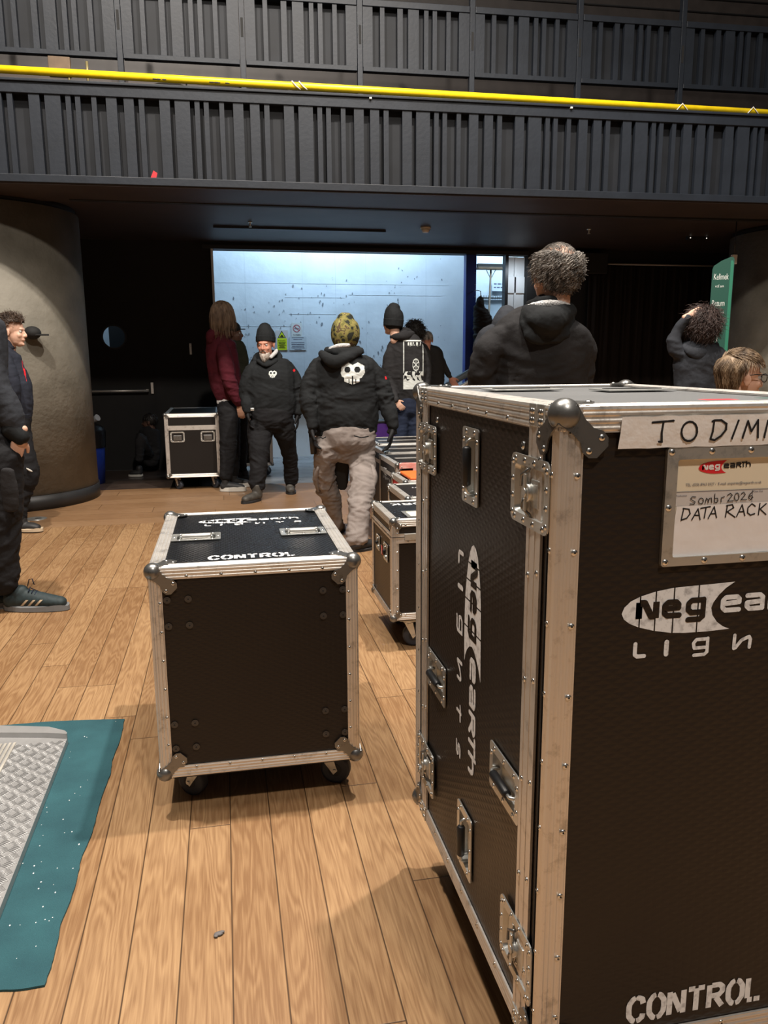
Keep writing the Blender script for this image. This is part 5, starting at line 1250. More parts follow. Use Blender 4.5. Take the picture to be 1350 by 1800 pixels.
def decal(s, g, fr, w_, h_, res, test, m, name, hgt=.0025, parent=None, reach=.6):
    """print on a garment: small quads laid onto its surface where test(u, v) holds, u, v in 0..1"""
    me = g.data; bv = BVHTree.FromPolygons([v.co+s.base for v in me.vertices], [p.vertices[:] for p in me.polygons])
    nu, nv = int(w_/res), int(h_/res); mb = MB(s.base); cache = {}
    def pt(i, j):
        if (i, j) not in cache:
            o_ = fp(fr, (i/nu-.5)*w_, (j/nv-.5)*h_, reach*.5); hit = bv.ray_cast(o_, -fr[3], reach)
            cache[(i, j)] = mb.v(hit[0]+fr[3]*hgt) if hit[0] is not None else None
        return cache[(i, j)]
    for i in range(nu):
        for j in range(nv):
            if test((i+.5)/nu, (j+.5)/nv):
                q = [pt(i, j), pt(i+1, j), pt(i+1, j+1), pt(i, j+1)]
                if all(q): mb._face(q)
    return mb.build(name, m, parent or g)
def inpoly(x, y, P):
    c = False; n = len(P)
    for i in range(n):
        (x0, y0), (x1, y1) = P[i], P[(i+1) % n]
        if (y0 > y) != (y1 > y) and x < (x1-x0)*(y-y0)/(y1-y0)+x0: c = not c
    return c
SK = [(0, .52), (.05, .86), (.30, 1), (.49, .88), (.71, 1), (.98, .84), (1, .52), (.87, .31), (.78, .28), (.77, .12), (.49, 0), (.14, .15), (.13, .33), (.05, .38)]
def skull(u, v):
    if not inpoly(u, v, SK): return False
    for cx_ in (.28, .69):
        if (u-cx_)**2+((v-.675)*.92)**2 < .128**2: return False
    for cx_, a, b in ((.335, .05, .27), (.49, .0, .40), (.625, .05, .27)):
        if abs(u-cx_) < .022 and a < v < b: return False
    return True
def vfr(c, tilt=0): return (Vector(c), RGT, UPV, -FWD)

def trousers(f, legs, pelvis, m, wr=.010, gus=None, name='trousers'):
    bm = bmesh.new(); f.chain(bm, pelvis, .72)
    for l in legs: f.chain(bm, l, .9)
    hot = [(f.P(*l[j][:3]), .12) for l in legs for j in (0, len(l)//2, len(l)-1) if not isinstance(l[j][0], Vector)]
    return f.skin(name, bm, m, wr=wr, hot=hot, voxel=.009)
def body_base(f, torso, arms, legs, m, hands=(), voxel=.006, eyes=True, ears=True, head=True):
    sc_ = lambda L, q: [(nd[0], nd[1]*q, nd[2]*q) if isinstance(nd[0], Vector) else (nd[0], nd[1], nd[2], nd[3]*q, *nd[4:]) for nd in L]
    bm = bmesh.new(); f.chain(bm, sc_(torso, .8), .62)
    for a in arms:
        a = sc_(a, .72); x, y, d, h = a[0][:4]; cx_ = torso[2][0]; f.chain(bm, [(x+(cx_-x)*.40, y+h*.6, d*.7, h*.5), (x+(cx_-x)*.16, y+h*.7, d, h*.75), *a[1:]], .9)
    for l in legs: f.chain(bm, sc_(l, .70), .85)
    if head: f.add_head(bm, ears)
    for h in hands: f.hand(bm, *h[:-1], **h[-1])
    b = f.skin('body', bm, m, voxel=voxel, smooth=1)
    if eyes: f.eyes(b)
    return b
def top_(f, name, torso, arms, m, wr=.011, extra=(), depth=.62, hot=()):
    bm = bmesh.new(); f.chain(bm, torso, depth); cx_ = torso[2][0]
    for a in arms:
        x, y, d, h = a[0][:4]; f.chain(bm, [(x+(cx_-x)*.40, y+h*.05, d*.7, h*.62), (x+(cx_-x)*.12, y+h*.22, d, h*.88), *a[1:]], .95)
    for e in extra: f.chain(bm, e[0], e[1])
    ht = [(f.P(*a[len(a)//2][:3]) if not isinstance(a[0][0], Vector) else a[len(a)//2][0], .10) for a in arms] + [(f.P(*torso[-1][:3]), .12)] + list(hot)
    return f.skin(name, bm, m, wr=wr, hot=ht, voxel=.009)
def band(f, name, nds, m, parent, depth=.62, voxel=.007):
    bm = bmesh.new(); f.chain(bm, nds, depth, caps=False); return f.skin(name, bm, m, parent, voxel=voxel, smooth=1)
def beanie(f, nds, m, fold=None, parent=None, name='beanie', depth=1.15):
    bm = bmesh.new(); f.chain(bm, nds, depth)
    o = f.skin(name, bm, m, parent, voxel=.006, smooth=2, wr=.002, freq=2)
    if fold:
        bm = bmesh.new(); f.chain(bm, fold, depth, caps=False); f.skin('folded_cuff', bm, m, o, voxel=.005, smooth=2)
    return o
# thick camera-facing names: dY is metres farther down the hall than the figure's own plane

# A --- man in camouflage beanie, seen from behind
A = Fig(6.0, 'heavyset person from behind in camouflage beanie, skull-print black hoodie and grey work trousers', (612, 955))
tor = [(607, 613, 0, 20, .8), (605, 626, 0, 38), (604, 645, 0, 53), (604, 680, 0, 56), (605, 715, 0, 58), (607, 742, 0, 57), (609, 757, 0, 53)]
aL = [(556, 638, 0, 15), (547, 670, 0, 15.5), (543, 702, -.02, 14.5), (546, 730, -.05, 12), (549, 750, -.07, 9.5)]
aR = [(651, 637, 0, 16), (664, 668, 0, 17), (676, 700, -.03, 15.5), (686, 730, -.08, 12), (691, 749, -.10, 9)]
lL = [(580, 778, 0, 25), (575, 797, 0, 22), (570, 815, .02, 18), (572, 849, .10, 19), (581, 872, .15, 18), (587, 898, .20, 14), (594, 928, .26, 11)]
lR = [(632, 778, 0, 28), (634, 797, -.02, 26), (636, 815, -.05, 23), (638, 849, -.15, 22), (634, 872, -.22, 20), (631, 898, -.28, 19), (628, 931, -.34, 17), (627, 953, -.38, 17)]
A.head(A.P(607, 588), FWD+RGT*-.05, None, 1.02)
w1 = A.P(690, 752, -.10); w0 = A.P(549, 752, -.07)
h1 = (w1, A.P(686, 785, -.10)-w1, -RGT, -FWD*.4-RGT, dict(k=1.12, curl=.65)); h0 = (w0, A.P(551, 782, -.07)-w0, RGT, -FWD, dict(k=1.0, curl=.8))
sm = lambda h: (*h[:-1], dict(h[-1], k=.5))
bA = body_base(A, tor, (aL, aR), (lL, lR), M['skin'], (sm(h0), sm(h1)), eyes=False)
hA = top_(A, 'hoodie', tor, (aL, aR), M['black_cloth'], wr=.017)
bm = bmesh.new(); A.chain(bm, [(564, 620, -.08, 6), (574, 629, -.12, 9), (588, 636, -.15, 11), (606, 630, -.14, 9), (636, 616, -.08, 6)], .8)
A.chain(bm, [(575, 616, -.02, 7), (600, 619, -.10, 8), (630, 613, -.05, 6)], 1.0); A.skin('hood', bm, M['black_cloth'], hA, voxel=.008, wr=.006)
band(A, 'hem_band', [(608, 747, 0, 55), (609, 763, 0, 53.5)], M['black_cloth'], hA)
decal(A, hA, (A.P(621.5, 656), RGT, UPV, -FWD), 40*A.k, 37*A.k, .0035, skull, M['white_print'], 'skull_print')
decal(A, hA, (A.P(672, 664), (RGT*.8-FWD*.5).normalized(), UPV, (-FWD*.8-RGT*-.5).normalized()), 8*A.k, 5*A.k, .004, lambda u, v: True, M['red'], 'sleeve_badge')
bm = bmesh.new(); A.chain(bm, [(580, 613, -.06, 3), (596, 608, -.10, 4), (613, 607, -.10, 3.5)], 1); A.skin('shirt_collar', bm, M['fleece'], hA, voxel=.005, smooth=2)
tA = trousers(A, (lL, lR), [(609, 750, 0, 50), (608, 772, 0, 51), (606, 788, 0, 46, .6), (604, 797, 0, 36, .55)], M['grey_trousers'], wr=.020)
bm = bmesh.new(); A.chain(bm, [(600, 800, .03, 10), (598, 818, .05, 16), (601, 840, .08, 13), (602, 860, .10, 8)], .25); A.skin('crotch_gusset', bm, M['matte_black'], tA, voxel=.008, wr=.003)
for nd, hh in (([(559, 822, -.02, 3), (556, 840, .04, 5), (560, 862, .09, 4)], 0), ([(654, 820, -.12, 4), (658, 838, -.16, 6), (654, 862, -.20, 4)], 0)):
    bm = bmesh.new(); A.chain(bm, nd, 1.8); A.skin('cargo_pocket', bm, M['grey_trousers'], tA, voxel=.008, wr=.006)
mb = MB(A.base)
for x0, x1, y0, y1 in ((562, 573, 768, 770), (622, 648, 766, 769)):
    a_, b_ = A.P(x0, y0, -.212), A.P(x1, y1-2, -.212); mb.tube([a_, (a_+b_)/2-UPV*.012, b_], .0045, 6)
mb.build('pocket_edge', M['black_cloth'], tA)
beanie(A, [(607, 561, 0, 15), (607, 568, 0, 21), (607, 580, 0, 24.5), (607, 595, 0, 24), (607, 605, 0, 20)], M['camo'], None, A.root)
for hd, pr in ((h1, 'glove'), (h0, 'glove')):
    bm = bmesh.new(); d_ = dict(hd[-1]); d_['k'] *= 1.13; A.hand(bm, *hd[:-1], **d_); A.skin('glove', bm, M['glove'], voxel=.0045, smooth=1)
mb = MB(A.base); a_, b_ = A.P(549, 760, -.04), A.P(551, 798, -.04); mb.tube([a_, b_], [.03, .022], 10); tag(mb.build('torch', M['black'], A.root))
zf = lambda p, h: Vector((p.x, p.y, h))
q = A.P(627, 957, -.40); A.shoe([(zf(q, .045)+RGT*-.03, .045), (zf(q, .048)+RGT*.05+FWD*.05, .042), (zf(q, .035)+RGT*.12+FWD*.10, .032)], M['shoe_black'], M['shoe_black'], .02, up=[(zf(q, .05), .045, .045), (zf(q, .07), .04, .04)])
q = A.P(595, 935, .26); A.shoe([(zf(q, .045)-RGT*.0, .045), (zf(q, .045)+FWD*.10, .042), (zf(q, .035)+FWD*.2, .032)], M['shoe_black'], M['shoe_black'], .02, up=[(zf(q, .05), .045, .045), (zf(q, .07), .04, .04)])

# B --- bearded man walking towards us
B = Fig(8.1, 'bearded person in black beanie and black hoodie walking towards the camera', (480, 872))
tor = [(472, 623, .05, 12, .6), (472, 632, .06, 29, .35), (473, 650, .02, 43, .55), (474, 680, 0, 43), (476, 708, 0, 43), (477, 728, 0, 39)]
aL = [(441, 643, 0, 11), (435, 668, 0, 11.5), (432, 692, 0, 10.5), (434, 712, -.05, 9), (436, 723, -.07, 7)]
aR = [(508, 641, 0, 12), (518, 666, 0, 11), (524, 690, 0, 10.5), (524, 712, 0, 9), (523, 726, -.02, 7.5)]
lL = [(458, 745, 0, 21), (457, 762, -.02, 21), (456, 785, -.08, 18), (455, 810, -.12, 15.5), (453, 835, -.14, 14), (452, 853, -.14, 14)]
lR = [(496, 745, 0, 21), (501, 762, .03, 19), (506, 785, .10, 14), (510, 808, .18, 12.5), (512, 832, .25, 12.5), (511, 846, .28, 12)]
B.head(B.P(467, 606), -FWD-RGT*.18-UPV*.10, None, 1.05)
w0 = B.P(436, 725, -.07); w1 = B.P(523, 728, -.02)
h0 = (w0, -UPV+RGT*.1, RGT, -FWD, dict(curl=.6)); h1 = (w1, -UPV, -RGT, -FWD, dict(curl=.5))
bB = body_base(B, tor, (aL, aR), (lL, lR), M['skin_red'], (sm(h0), sm(h1)))
hB = top_(B, 'hoodie', tor, (aL, aR), M['black_cloth'], wr=.013)
bm = bmesh.new(); B.chain(bm, [(448, 634, .02, 5), (453, 626, .10, 6), (472, 622, .14, 7), (489, 624, .08, 6), (491, 633, -.02, 5)], 1); B.chain(bm, [(453, 634, -.06, 3.5), (468, 643, -.13, 3), (486, 634, -.07, 4)], 1); B.skin('hood', bm, M['black_cloth'], hB, voxel=.008, wr=.004)
bm = bmesh.new(); B.chain(bm, [(476, 628, -.08, 3), (484, 620, -.02, 3.5), (486, 616, .02, 3)], 1); B.skin('shirt_collar', bm, M['fleece'], hB, voxel=.005, smooth=2)
decal(B, hB, (B.P(483, 657.5), RGT, UPV, -FWD), 13*B.k, 12*B.k, .0028, skull, M['white_print'], 'skull_print')
decal(B, hB, (B.P(518, 651), RGT, UPV, -FWD), 4*B.k, 5*B.k, .004, lambda u, v: abs(u-.5)+abs(v-.5) < .5, M['red'], 'sleeve_badge')
tB = trousers(B, (lL, lR), [(477, 720, 0, 38), (476, 738, 0, 38)], M['dark_trousers'], wr=.012)
beanie(B, [(466, 577, .05, 11), (466, 582, .04, 14), (467, 590, .03, 16), (467, 598, .02, 16)], M['black_cloth'], [(467, 592, .02, 16.8), (467, 601.5, .015, 16.6)], B.root)
mb = MB(B.base); rnd = random.Random(4)
for i in range(260):
    a_ = rnd.uniform(-1, 1); t0 = rnd.uniform(0, 1); st = Vector((a_*.050, .070-.035*abs(a_)**1.5+.012*(1-t0), -.062-.035*t0*(1-abs(a_)*.3)))
    tip = Vector((a_*.034, st.y+.020, st.z-rnd.uniform(.05, .105)*(1-abs(a_)*.4)))
    mid = (st+tip)/2+Vector((0, .012, 0)); mb.tube([B.H(*st), B.H(*mid), B.H(*tip)], [.004, .0045, .0012], 4)
for i in range(60):
    a_ = rnd.uniform(-1, 1); mb.tube([B.H(a_*.006, .100, -.047), B.H(a_*.022, .098, -.052), B.H(a_*.034, .088, -.068)], [.003, .003, .001], 4)
mb.build('beard', M['beard'], bB, smooth=True)
for hd in (h0, h1):
    bm = bmesh.new(); d_ = dict(hd[-1]); d_['k'] = 1.12; B.hand(bm, *hd[:-1], **d_); B.skin('glove', bm, M['glove'], voxel=.005, smooth=1)
mb = MB(B.base); mb.box(B.P(440, 717, -.20), B.P(447, 722, -.23), bev=.004); mb.build('belt_clip', M['steel'], tB)
q = B.P(452, 862, -.16); B.shoe([(zf(q, .05), .05), (zf(q, .048)-FWD*.09-RGT*.05, .045), (zf(q, .038)-FWD*.16-RGT*.10, .038)], M['boot'], M['shoe_black'], .022, name='boot', up=[(zf(q, .05), .052, .055), (zf(q, .16), .052, .055)], depth=.05)
q = B.P(511, 856, .30); B.shoe([(zf(q, .05), .05), (zf(q, .048)-FWD*.08, .045), (zf(q, .038)-FWD*.15+RGT*.02, .038)], M['boot'], M['shoe_black'], .022, name='boot', up=[(zf(q, .05), .052, .055), (zf(q, .16), .052, .055)], depth=.05)

# C --- tall fair-haired person in burgundy
Cc = Fig(8.7, 'tall person with shoulder-length fair hair in a burgundy hoodie', (402, 856))
tor = [(390, 587, 0, 10, 1), (388, 597, 0, 22), (389, 615, 0, 26), (393, 647, 0, 27), (398, 678, 0, 26), (402, 700, 0, 22)]
aL = [(392, 610, -.17, 12), (398, 642, -.20, 12.5), (404, 672, -.20, 11.5), (414, 697, -.18, 9), (420, 709, -.16, 7)]
aR = [(396, 610, .18, 11), (404, 645, .2, 11), (414, 680, .2, 10), (420, 705, .2, 8)]
lL = [(402, 722, -.06, 17), (402, 741, -.08, 16), (401, 784, -.09, 14), (399, 818, -.1, 11.5), (397, 838, -.1, 10)]
lR = [(406, 722, .1, 15), (408, 760, .12, 14), (410, 800, .16, 11), (411, 832, .2, 9)]
Cc.head(Cc.P(393, 553), RGT*.8+FWD*.55+UPV*.05, None, 1.06)
w0 = Cc.P(421, 711, -.16); h0 = (w0, -UPV+RGT*.1, FWD, RGT, dict(curl=.45))
bC = body_base(Cc, tor, (aL, aR), (lL, lR), M['skin'], (h0,))
hC = top_(Cc, 'hoodie', tor, (aL, aR), M['burgundy'], wr=.010)
bm = bmesh.new(); Cc.chain(bm, [(372, 600, 0, 8), (373, 590, 0, 10), (382, 585, 0, 9), (398, 586, 0, 6)], 1.6); Cc.skin('hood', bm, M['burgundy'], hC, voxel=.008, wr=.006)
band(Cc, 'shirt_hem', [(402, 700, 0, 20.5), (402, 710.5, 0, 20)], M['fleece'], hC)
tC = trousers(Cc, (lL, lR), [(402, 706, 0, 19), (402, 725, 0, 19)], M['dark_trousers'], wr=.009)
Cc.hair('hair', M['hair_blond'], '', bC, nl=1100, seed=3, ln=.23, rad=.0040, cap=1.14, lift=.08, rng=lambda r, f, u: (u > .1 and f < .75) or (f < .25 and u > -.5), flow=lambda v: Vector((0, -.15, -1)))
mb = MB(Cc.base); mb.tube([w0+Vector((0, 0, .012))+RGT*.034*math.cos(t*.7)+FWD*.034*math.sin(t*.7) for t in range(10)], .006, 6); mb.build('wristwatch', M['black'], bC)
q = Cc.P(397, 846, -.1); Cc.shoe([(zf(q, .055)-RGT*.03, .05), (zf(q, .055)+RGT*.08, .042), (zf(q, .045)+RGT*.18, .030)], M['shoe_black'], M['sole_white'], .045, name='trainer', up=[(zf(q, .06), .045, .045), (zf(q, .14), .042, .042)])
q = Cc.P(411, 838, .2); Cc.shoe([(zf(q, .055)-RGT*.02, .05), (zf(q, .055)+RGT*.08, .042), (zf(q, .045)+RGT*.16, .030)], M['shoe_black'], M['sole_white'], .04, name='trainer', up=[(zf(q, .06), .045, .045), (zf(q, .14), .042, .042)])

# D --- dark figure in a cap beyond C
D = Fig(9.2, 'person in dark cap and olive jacket, mostly hidden behind the burgundy hoodie', (419, 845))
tor = [(413, 601, 0, 8, 1), (416, 610, 0, 15), (419, 635, 0, 17), (420, 665, 0, 17), (419, 700, 0, 16)]
aL = [(424, 615, 0, 8), (428, 640, 0, 8), (429, 668, -.04, 7), (426, 690, -.08, 6)]
lL = [(413, 720, 0, 10), (413, 780, 0, 8), (413, 825, 0, 7)]; lR = [(426, 720, 0, 10), (426, 780, 0, 8), (426, 825, 0, 7)]
D.head(D.P(410, 586), RGT+FWD*.1, None, .98)
bD = body_base(D, tor, (aL,), (lL, lR), M['skin_dark'], voxel=.007); top_(D, 'jacket', tor, (aL,), M['olive'])
trousers(D, (lL, lR), [(419, 696, 0, 15), (419, 715, 0, 14)], M['dark_trousers'])
mb = MB(D.base); R_ = D.hrot(); mb.sphere(D.H(0, -.012, .055), .085, (.98, 1.15, .95), 20, rot=R_); mb.prism([(.055*math.cos(t*.35), .07+.07*math.sin(t*.35)) for t in range(10)], (D.H(0, 0, .045), D.hr, D.hf, D.hu), -.003, .004); mb.build('cap', M['matte_black'], bD)
for x in (413, 426):
    q = D.fl(x); D.shoe([(zf(q, .045), .04), (zf(q, .045)+RGT*.09, .038), (zf(q, .035)+RGT*.16, .03)], M['shoe_black'], M['shoe_black'], up=[(zf(q, .06), .04, .04), (zf(q, .12), .04, .04)])

# E --- black beanie, printed hoodie, hand on hip
E_ = Fig(7.6, 'person from behind in black beanie and hoodie with large white back print, hand on hip', (715, 888))
tor = [(706, 589, 0, 14, .9), (709, 600, 0, 29), (713, 625, 0, 34), (715, 655, 0, 34), (716, 685, 0, 29), (717, 704, 0, 25)]
aL = [(688, 608, 0, 11), (684, 636, 0, 11.5), (684, 664, .02, 11), (689, 688, -.04, 9), (694, 704, -.10, 7)]
aR = [(738, 608, 0, 11), (745, 636, 0, 10), (747, 670, 0, 9), (744, 700, -.03, 8)]
lL = [(707, 724, 0, 14), (705, 760, 0, 12), (703, 820, 0, 10), (702, 868, 0, 9)]; lR = [(728, 724, 0, 14), (730, 760, 0, 12), (731, 820, 0, 10), (731, 868, 0, 9)]
E_.head(E_.P(690, 566), -RGT*.75+FWD*.65, None, 1.0)
w0 = E_.P(694, 705, -.10); h0 = (w0, RGT*.75-UPV*.75, FWD, UPV, dict(curl=.5, k=.82))
bE = body_base(E_, tor, (aL, aR), (lL, lR), M['skin_pale'], (h0,))
hE = top_(E_, 'hoodie', tor, (aL, aR), M['char_cloth'], wr=.009)
bm = bmesh.new(); E_.chain(bm, [(688, 592, -.02, 4), (698, 592, -.08, 6), (714, 590, -.09, 7), (725, 586, -.02, 5)], .9); E_.chain(bm, [(697, 585, 0, 6), (710, 582, .03, 7), (720, 583, .04, 5)], 1); E_.skin('hood', bm, M['char_cloth'], hE, voxel=.008, wr=.006)
def prn(u, v):
    if v < .36:
        e = .10+.26*noise.noise((u*5, 1.3, 0))
        return v < .16+abs(.06*noise.noise((u*6, 2, 0))) or noise.noise((u*9, v*14, 2)) > -.06-.25*(.36-v)
    if (u < .045 or u > .955 or v > .975) : return True
    if .87 < v < .955 and .16 < u < .86: return noise.noise((u*26, v*7, 5)) > .02 and v > .88+.05*noise.noise((u*20, 0, 9))
    du, dv = (u-.62)/.17, (v-.50)/.125; r_ = math.hypot(du, dv)
    if .82 < r_ < 1: return True
    if r_ < .82 and (abs(du) < .10 or abs(dv+du*.6) < .10 or abs(dv-du*.6) < .10): return True
    return False
decal(E_, hE, (E_.P(726, 641), RGT, UPV, -FWD), 35*E_.k, 83*E_.k, .0042, prn, M['white_print'], 'back_print')
trousers(E_, (lL, lR), [(717, 700, 0, 23), (717, 722, 0, 22)], M['jeans'], wr=.007)
beanie(E_, [(693, 541, 0, 11), (692, 546, 0, 14.5), (692, 556, 0, 17), (692, 568, 0, 17)], M['black_cloth'], [(692, 561, 0, 17.8), (691, 574, 0, 17)], E_.root)
for x in (702, 731):
    q = E_.fl(x); E_.shoe([(zf(q, .045), .04), (zf(q, .045)+FWD*.09, .038), (zf(q, .035)+FWD*.16, .03)], M['shoe_black'], M['shoe_black'], up=[(zf(q, .06), .04, .04), (zf(q, .12), .04, .04)])

# F, G --- two dark figures beyond E
def dark_fig(Y, label, foot, hc, torso, arms, legs, hairm, top, skinm, hairk, face=FWD, hk=1.0, hands=()):
    f = Fig(Y, label, foot); f.head(f.P(*hc), face, None, hk)
    b = body_base(f, torso, arms, legs, M[skinm], hands, voxel=.007); g = top_(f, 'sweatshirt', torso, arms, M[top], wr=.008)
    trousers(f, legs, [(torso[-1][0], torso[-1][1]-6, 0, torso[-1][3]*.95), (torso[-1][0], torso[-1][1]+16, 0, torso[-1][3]*.95)], M['dark_trousers'])
    f.hair('hair', M[hairm], '', b, **hairk)
    for l in legs:
        q = f.P(*l[-1][:3]); f.shoe([(zf(q, .045), .04), (zf(q, .045)+f.hf*.09, .038), (zf(q, .035)+f.hf*.16, .03)], M['shoe_black'], M['shoe_black'], up=[(zf(q, .06), .04, .04), (zf(q, .14), .04, .04)])
    return f
lg = lambda x0, x1, y0, y1: ([(x0, y0, 0, 13), (x0, (y0+y1)/2, 0, 10), (x0, y1, 0, 8)], [(x1, y0, 0, 13), (x1, (y0+y1)/2, 0, 10), (x1, y1, 0, 8)])
dark_fig(8.4, 'person with bushy black hair just right of the printed hoodie', (736, 866), (730, 586), [(731, 604, 0, 12, 1), (732, 614, 0, 22), (733, 640, 0, 25), (734, 700, 0, 22)], (), lg(722, 746, 715, 850), 'hair_black', 'matte_black', 'skin_dark', dict(nl=420, seed=8, ln=.07, rad=.004, curl=.010, cap=1.16, rng=lambda r, f, u: f < .5 and u > -.7))
dark_fig(9.1, 'dark clad person with short grey hair reaching out an arm before the dock wall', (766, 848), (751, 598), [(756, 614, 0, 9, 1), (761, 622, 0, 17), (764, 645, 0, 17), (766, 700, 0, 14)], ([(774, 624, 0, 6), (780, 642, 0, 5.5), (787, 656, 0, 4.5), (792, 664, 0, 3.5)],), lg(759, 774, 715, 832), 'hair_grey', 'matte_black', 'skin_red', dict(nl=240, seed=9, ln=.03, rad=.003, cap=1.05, rng=lambda r, f, u: f < .5 and u > -.4), hk=.8, hands=((at(792, 664, 9.1), RGT*.6-UPV, FWD, RGT, dict(curl=.2, spread=.5)),))

# H --- balding man from behind
Hh = Fig(3.15, 'broad person from behind with balding curly grey hair and black hood, beyond the tall case', (955, 1180))
tor = [(962, 545, 0, 34, 1), (958, 560, 0, 66), (955, 580, 0, 86), (953, 605, 0, 91), (951, 640, 0, 86), (950, 690, 0, 82), (950, 780, 0, 80), (950, 860, 0, 80)]
aL = [(872, 588, 0, 25), (857, 620, 0, 25), (848, 660, .03, 25), (850, 710, .08, 24), (875, 770, .22, 20), (915, 800, .30, 16)]
aR = [(1024, 588, 0, 21), (1030, 615, 0, 20), (1022, 660, .04, 22), (1024, 710, .08, 22), (1005, 770, .22, 19), (970, 800, .30, 16)]
lL = [(912, 880, 0, 42), (908, 960, 0, 36), (908, 1080, 0, 26), (908, 1150, 0, 22)]; lR = [(992, 880, 0, 42), (994, 960, 0, 36), (994, 1080, 0, 26), (994, 1150, 0, 22)]
Hh.head(Hh.P(976, 488), FWD-RGT*.30+UPV*.03, None, 1.06)
w0 = Hh.P(915, 800, .30); w1 = Hh.P(970, 800, .30)
bH = body_base(Hh, tor, (aL, aR), (lL, lR), M['skin_pale'], ((w0, RGT, -FWD, UPV, dict(curl=.5)), (w1, -RGT, -FWD, UPV, dict(curl=.5))), voxel=.0065)
hH = top_(Hh, 'jacket', tor, (aL, aR), M['char_cloth'], wr=.014)
bm = bmesh.new(); Hh.chain(bm, [(925, 543, -.02, 12), (940, 556, -.10, 20), (962, 566, -.15, 24), (985, 556, -.11, 20), (1003, 545, -.03, 13)], .8)
Hh.chain(bm, [(930, 552, -.06, 16), (940, 580, -.12, 22), (962, 588, -.13, 17), (985, 578, -.12, 22), (998, 556, -.06, 16)], .5); Hh.skin('hood', bm, M['black_cloth'], hH, voxel=.007, wr=.009, freq=1.6)
bm = bmesh.new(); Hh.chain(bm, [(922, 544, -.02, 5), (938, 538, -.07, 6), (964, 534, -.10, 6.5), (990, 536, -.08, 6), (1006, 544, -.03, 5)], 1); Hh.skin('fleece_collar', bm, M['fleece'], hH, voxel=.004, smooth=1, wr=.004, freq=8)
bm = bmesh.new(); Hh.chain(bm, [(930, 536, .0, 8), (962, 528, -.07, 9), (996, 534, .0, 8)], 1); Hh.skin('inner_collar', bm, M['black_cloth'], hH, voxel=.006)
trousers(Hh, (lL, lR), [(950, 840, 0, 76), (952, 885, 0, 76)], M['dark_trousers'])
Hh.hair('hair', M['hair_grey'], '', bH, nl=2000, seed=11, ln=.036, rad=.0019, curl=.008, cap=1.13, rng=lambda r, f, u: (u < .46+.25*abs(r) and u > -.88 and f < .5) and (u > -.35 or f < -.15), flow=lambda v: Vector((0, -.3, -1)))
Hh.hair('thin_hair', M['hair_grey'], '', bH, nl=700, seed=12, ln=.06, rad=.0009, cap=1.03, shell=False, lift=.05, rng=lambda r, f, u: u > .42, flow=lambda v: Vector((.2, 1, 0)))
for x in (908, 994):
    q = Hh.fl(x); Hh.shoe([(zf(q, .045), .045), (zf(q, .045)+FWD*.10, .04), (zf(q, .035)+FWD*.2, .03)], M['shoe_black'], M['shoe_black'], up=[(zf(q, .06), .05, .05), (zf(q, .14), .05, .05)])

# I --- hooded figure half hidden by H
I_ = Fig(4.4, 'person with a grey hood up, just visible over the left shoulder of the balding person', (888, 1000))
tor = [(890, 568, 0, 14, 1), (888, 584, 0, 44), (886, 620, 0, 56), (886, 700, 0, 52), (886, 780, 0, 50)]
aL = [(862, 600, 0, 14), (860, 650, 0, 14), (862, 700, .05, 13), (870, 760, .1, 10)]; aR = [(914, 600, 0, 14), (918, 650, 0, 14), (918, 700, .05, 13), (910, 760, .1, 10)]
lL = [(868, 800, 0, 28), (866, 880, 0, 22), (866, 970, 0, 16)]; lR = [(906, 800, 0, 28), (908, 880, 0, 22), (908, 970, 0, 16)]
I_.head(I_.P(890, 580), FWD+RGT*.3, None, .72)
bI = body_base(I_, tor, (aL, aR), (lL, lR), M['skin'], voxel=.008); gI = top_(I_, 'jacket', tor, (aL, aR), M['grey_hoodie'])
bm = bmesh.new(); I_.chain(bm, [(893, 543, .02, 8), (891, 552, 0, 19), (890, 572, 0, 27), (889, 592, 0, 30)], 1.1); I_.skin('hood', bm, M['grey_hoodie'], gI, wr=.006)
trousers(I_, (lL, lR), [(886, 770, 0, 48), (886, 805, 0, 46)], M['dark_trousers'])
for x in (866, 908):
    q = I_.fl(x); I_.shoe([(zf(q, .045), .04), (zf(q, .045)+FWD*.09, .038), (zf(q, .035)+FWD*.16, .03)], M['shoe_black'], M['shoe_black'], up=[(zf(q, .06), .045, .045), (zf(q, .14), .045, .045)])

# J --- curly haired woman, hand on her head
J = Fig(4.6, 'person from behind with dark curly hair and slate hoodie, one hand on the head', (1228, 980))
tor = [(1236, 600, 0, 18, 1), (1234, 610, 0, 40), (1232, 632, 0, 51), (1230, 662, 0, 48), (1228, 710, 0, 44), (1228, 790, 0, 44)]
aL = [(1192, 622, 0, 14), (1184, 606, .02, 13), (1188, 588, .02, 11), (1197, 572, .0, 9.5), (1210, 557, -.03, 7)]
aR = [(1272, 622, 0, 14), (1280, 660, .02, 13), (1278, 710, .08, 12), (1260, 750, .2, 9)]
lL = [(1208, 805, 0, 26), (1206, 880, 0, 21), (1206, 960, 0, 15)]; lR = [(1248, 805, 0, 26), (1250, 880, 0, 21), (1250, 960, 0, 15)]
J.head(J.P(1236, 577), FWD+RGT*.35+UPV*.08, None, .92)
w0 = J.P(1212, 554, -.03)
bJ = body_base(J, tor, (aL, aR), (lL, lR), M['skin_pale'], ((w0, RGT*.85+UPV*.42, -UPV*.5+FWD*.6, -UPV, dict(curl=.75, k=.74, spread=.3)),), voxel=.006)
hJ = top_(J, 'hoodie', tor, (aL, aR), M['grey_hoodie'], wr=.010)
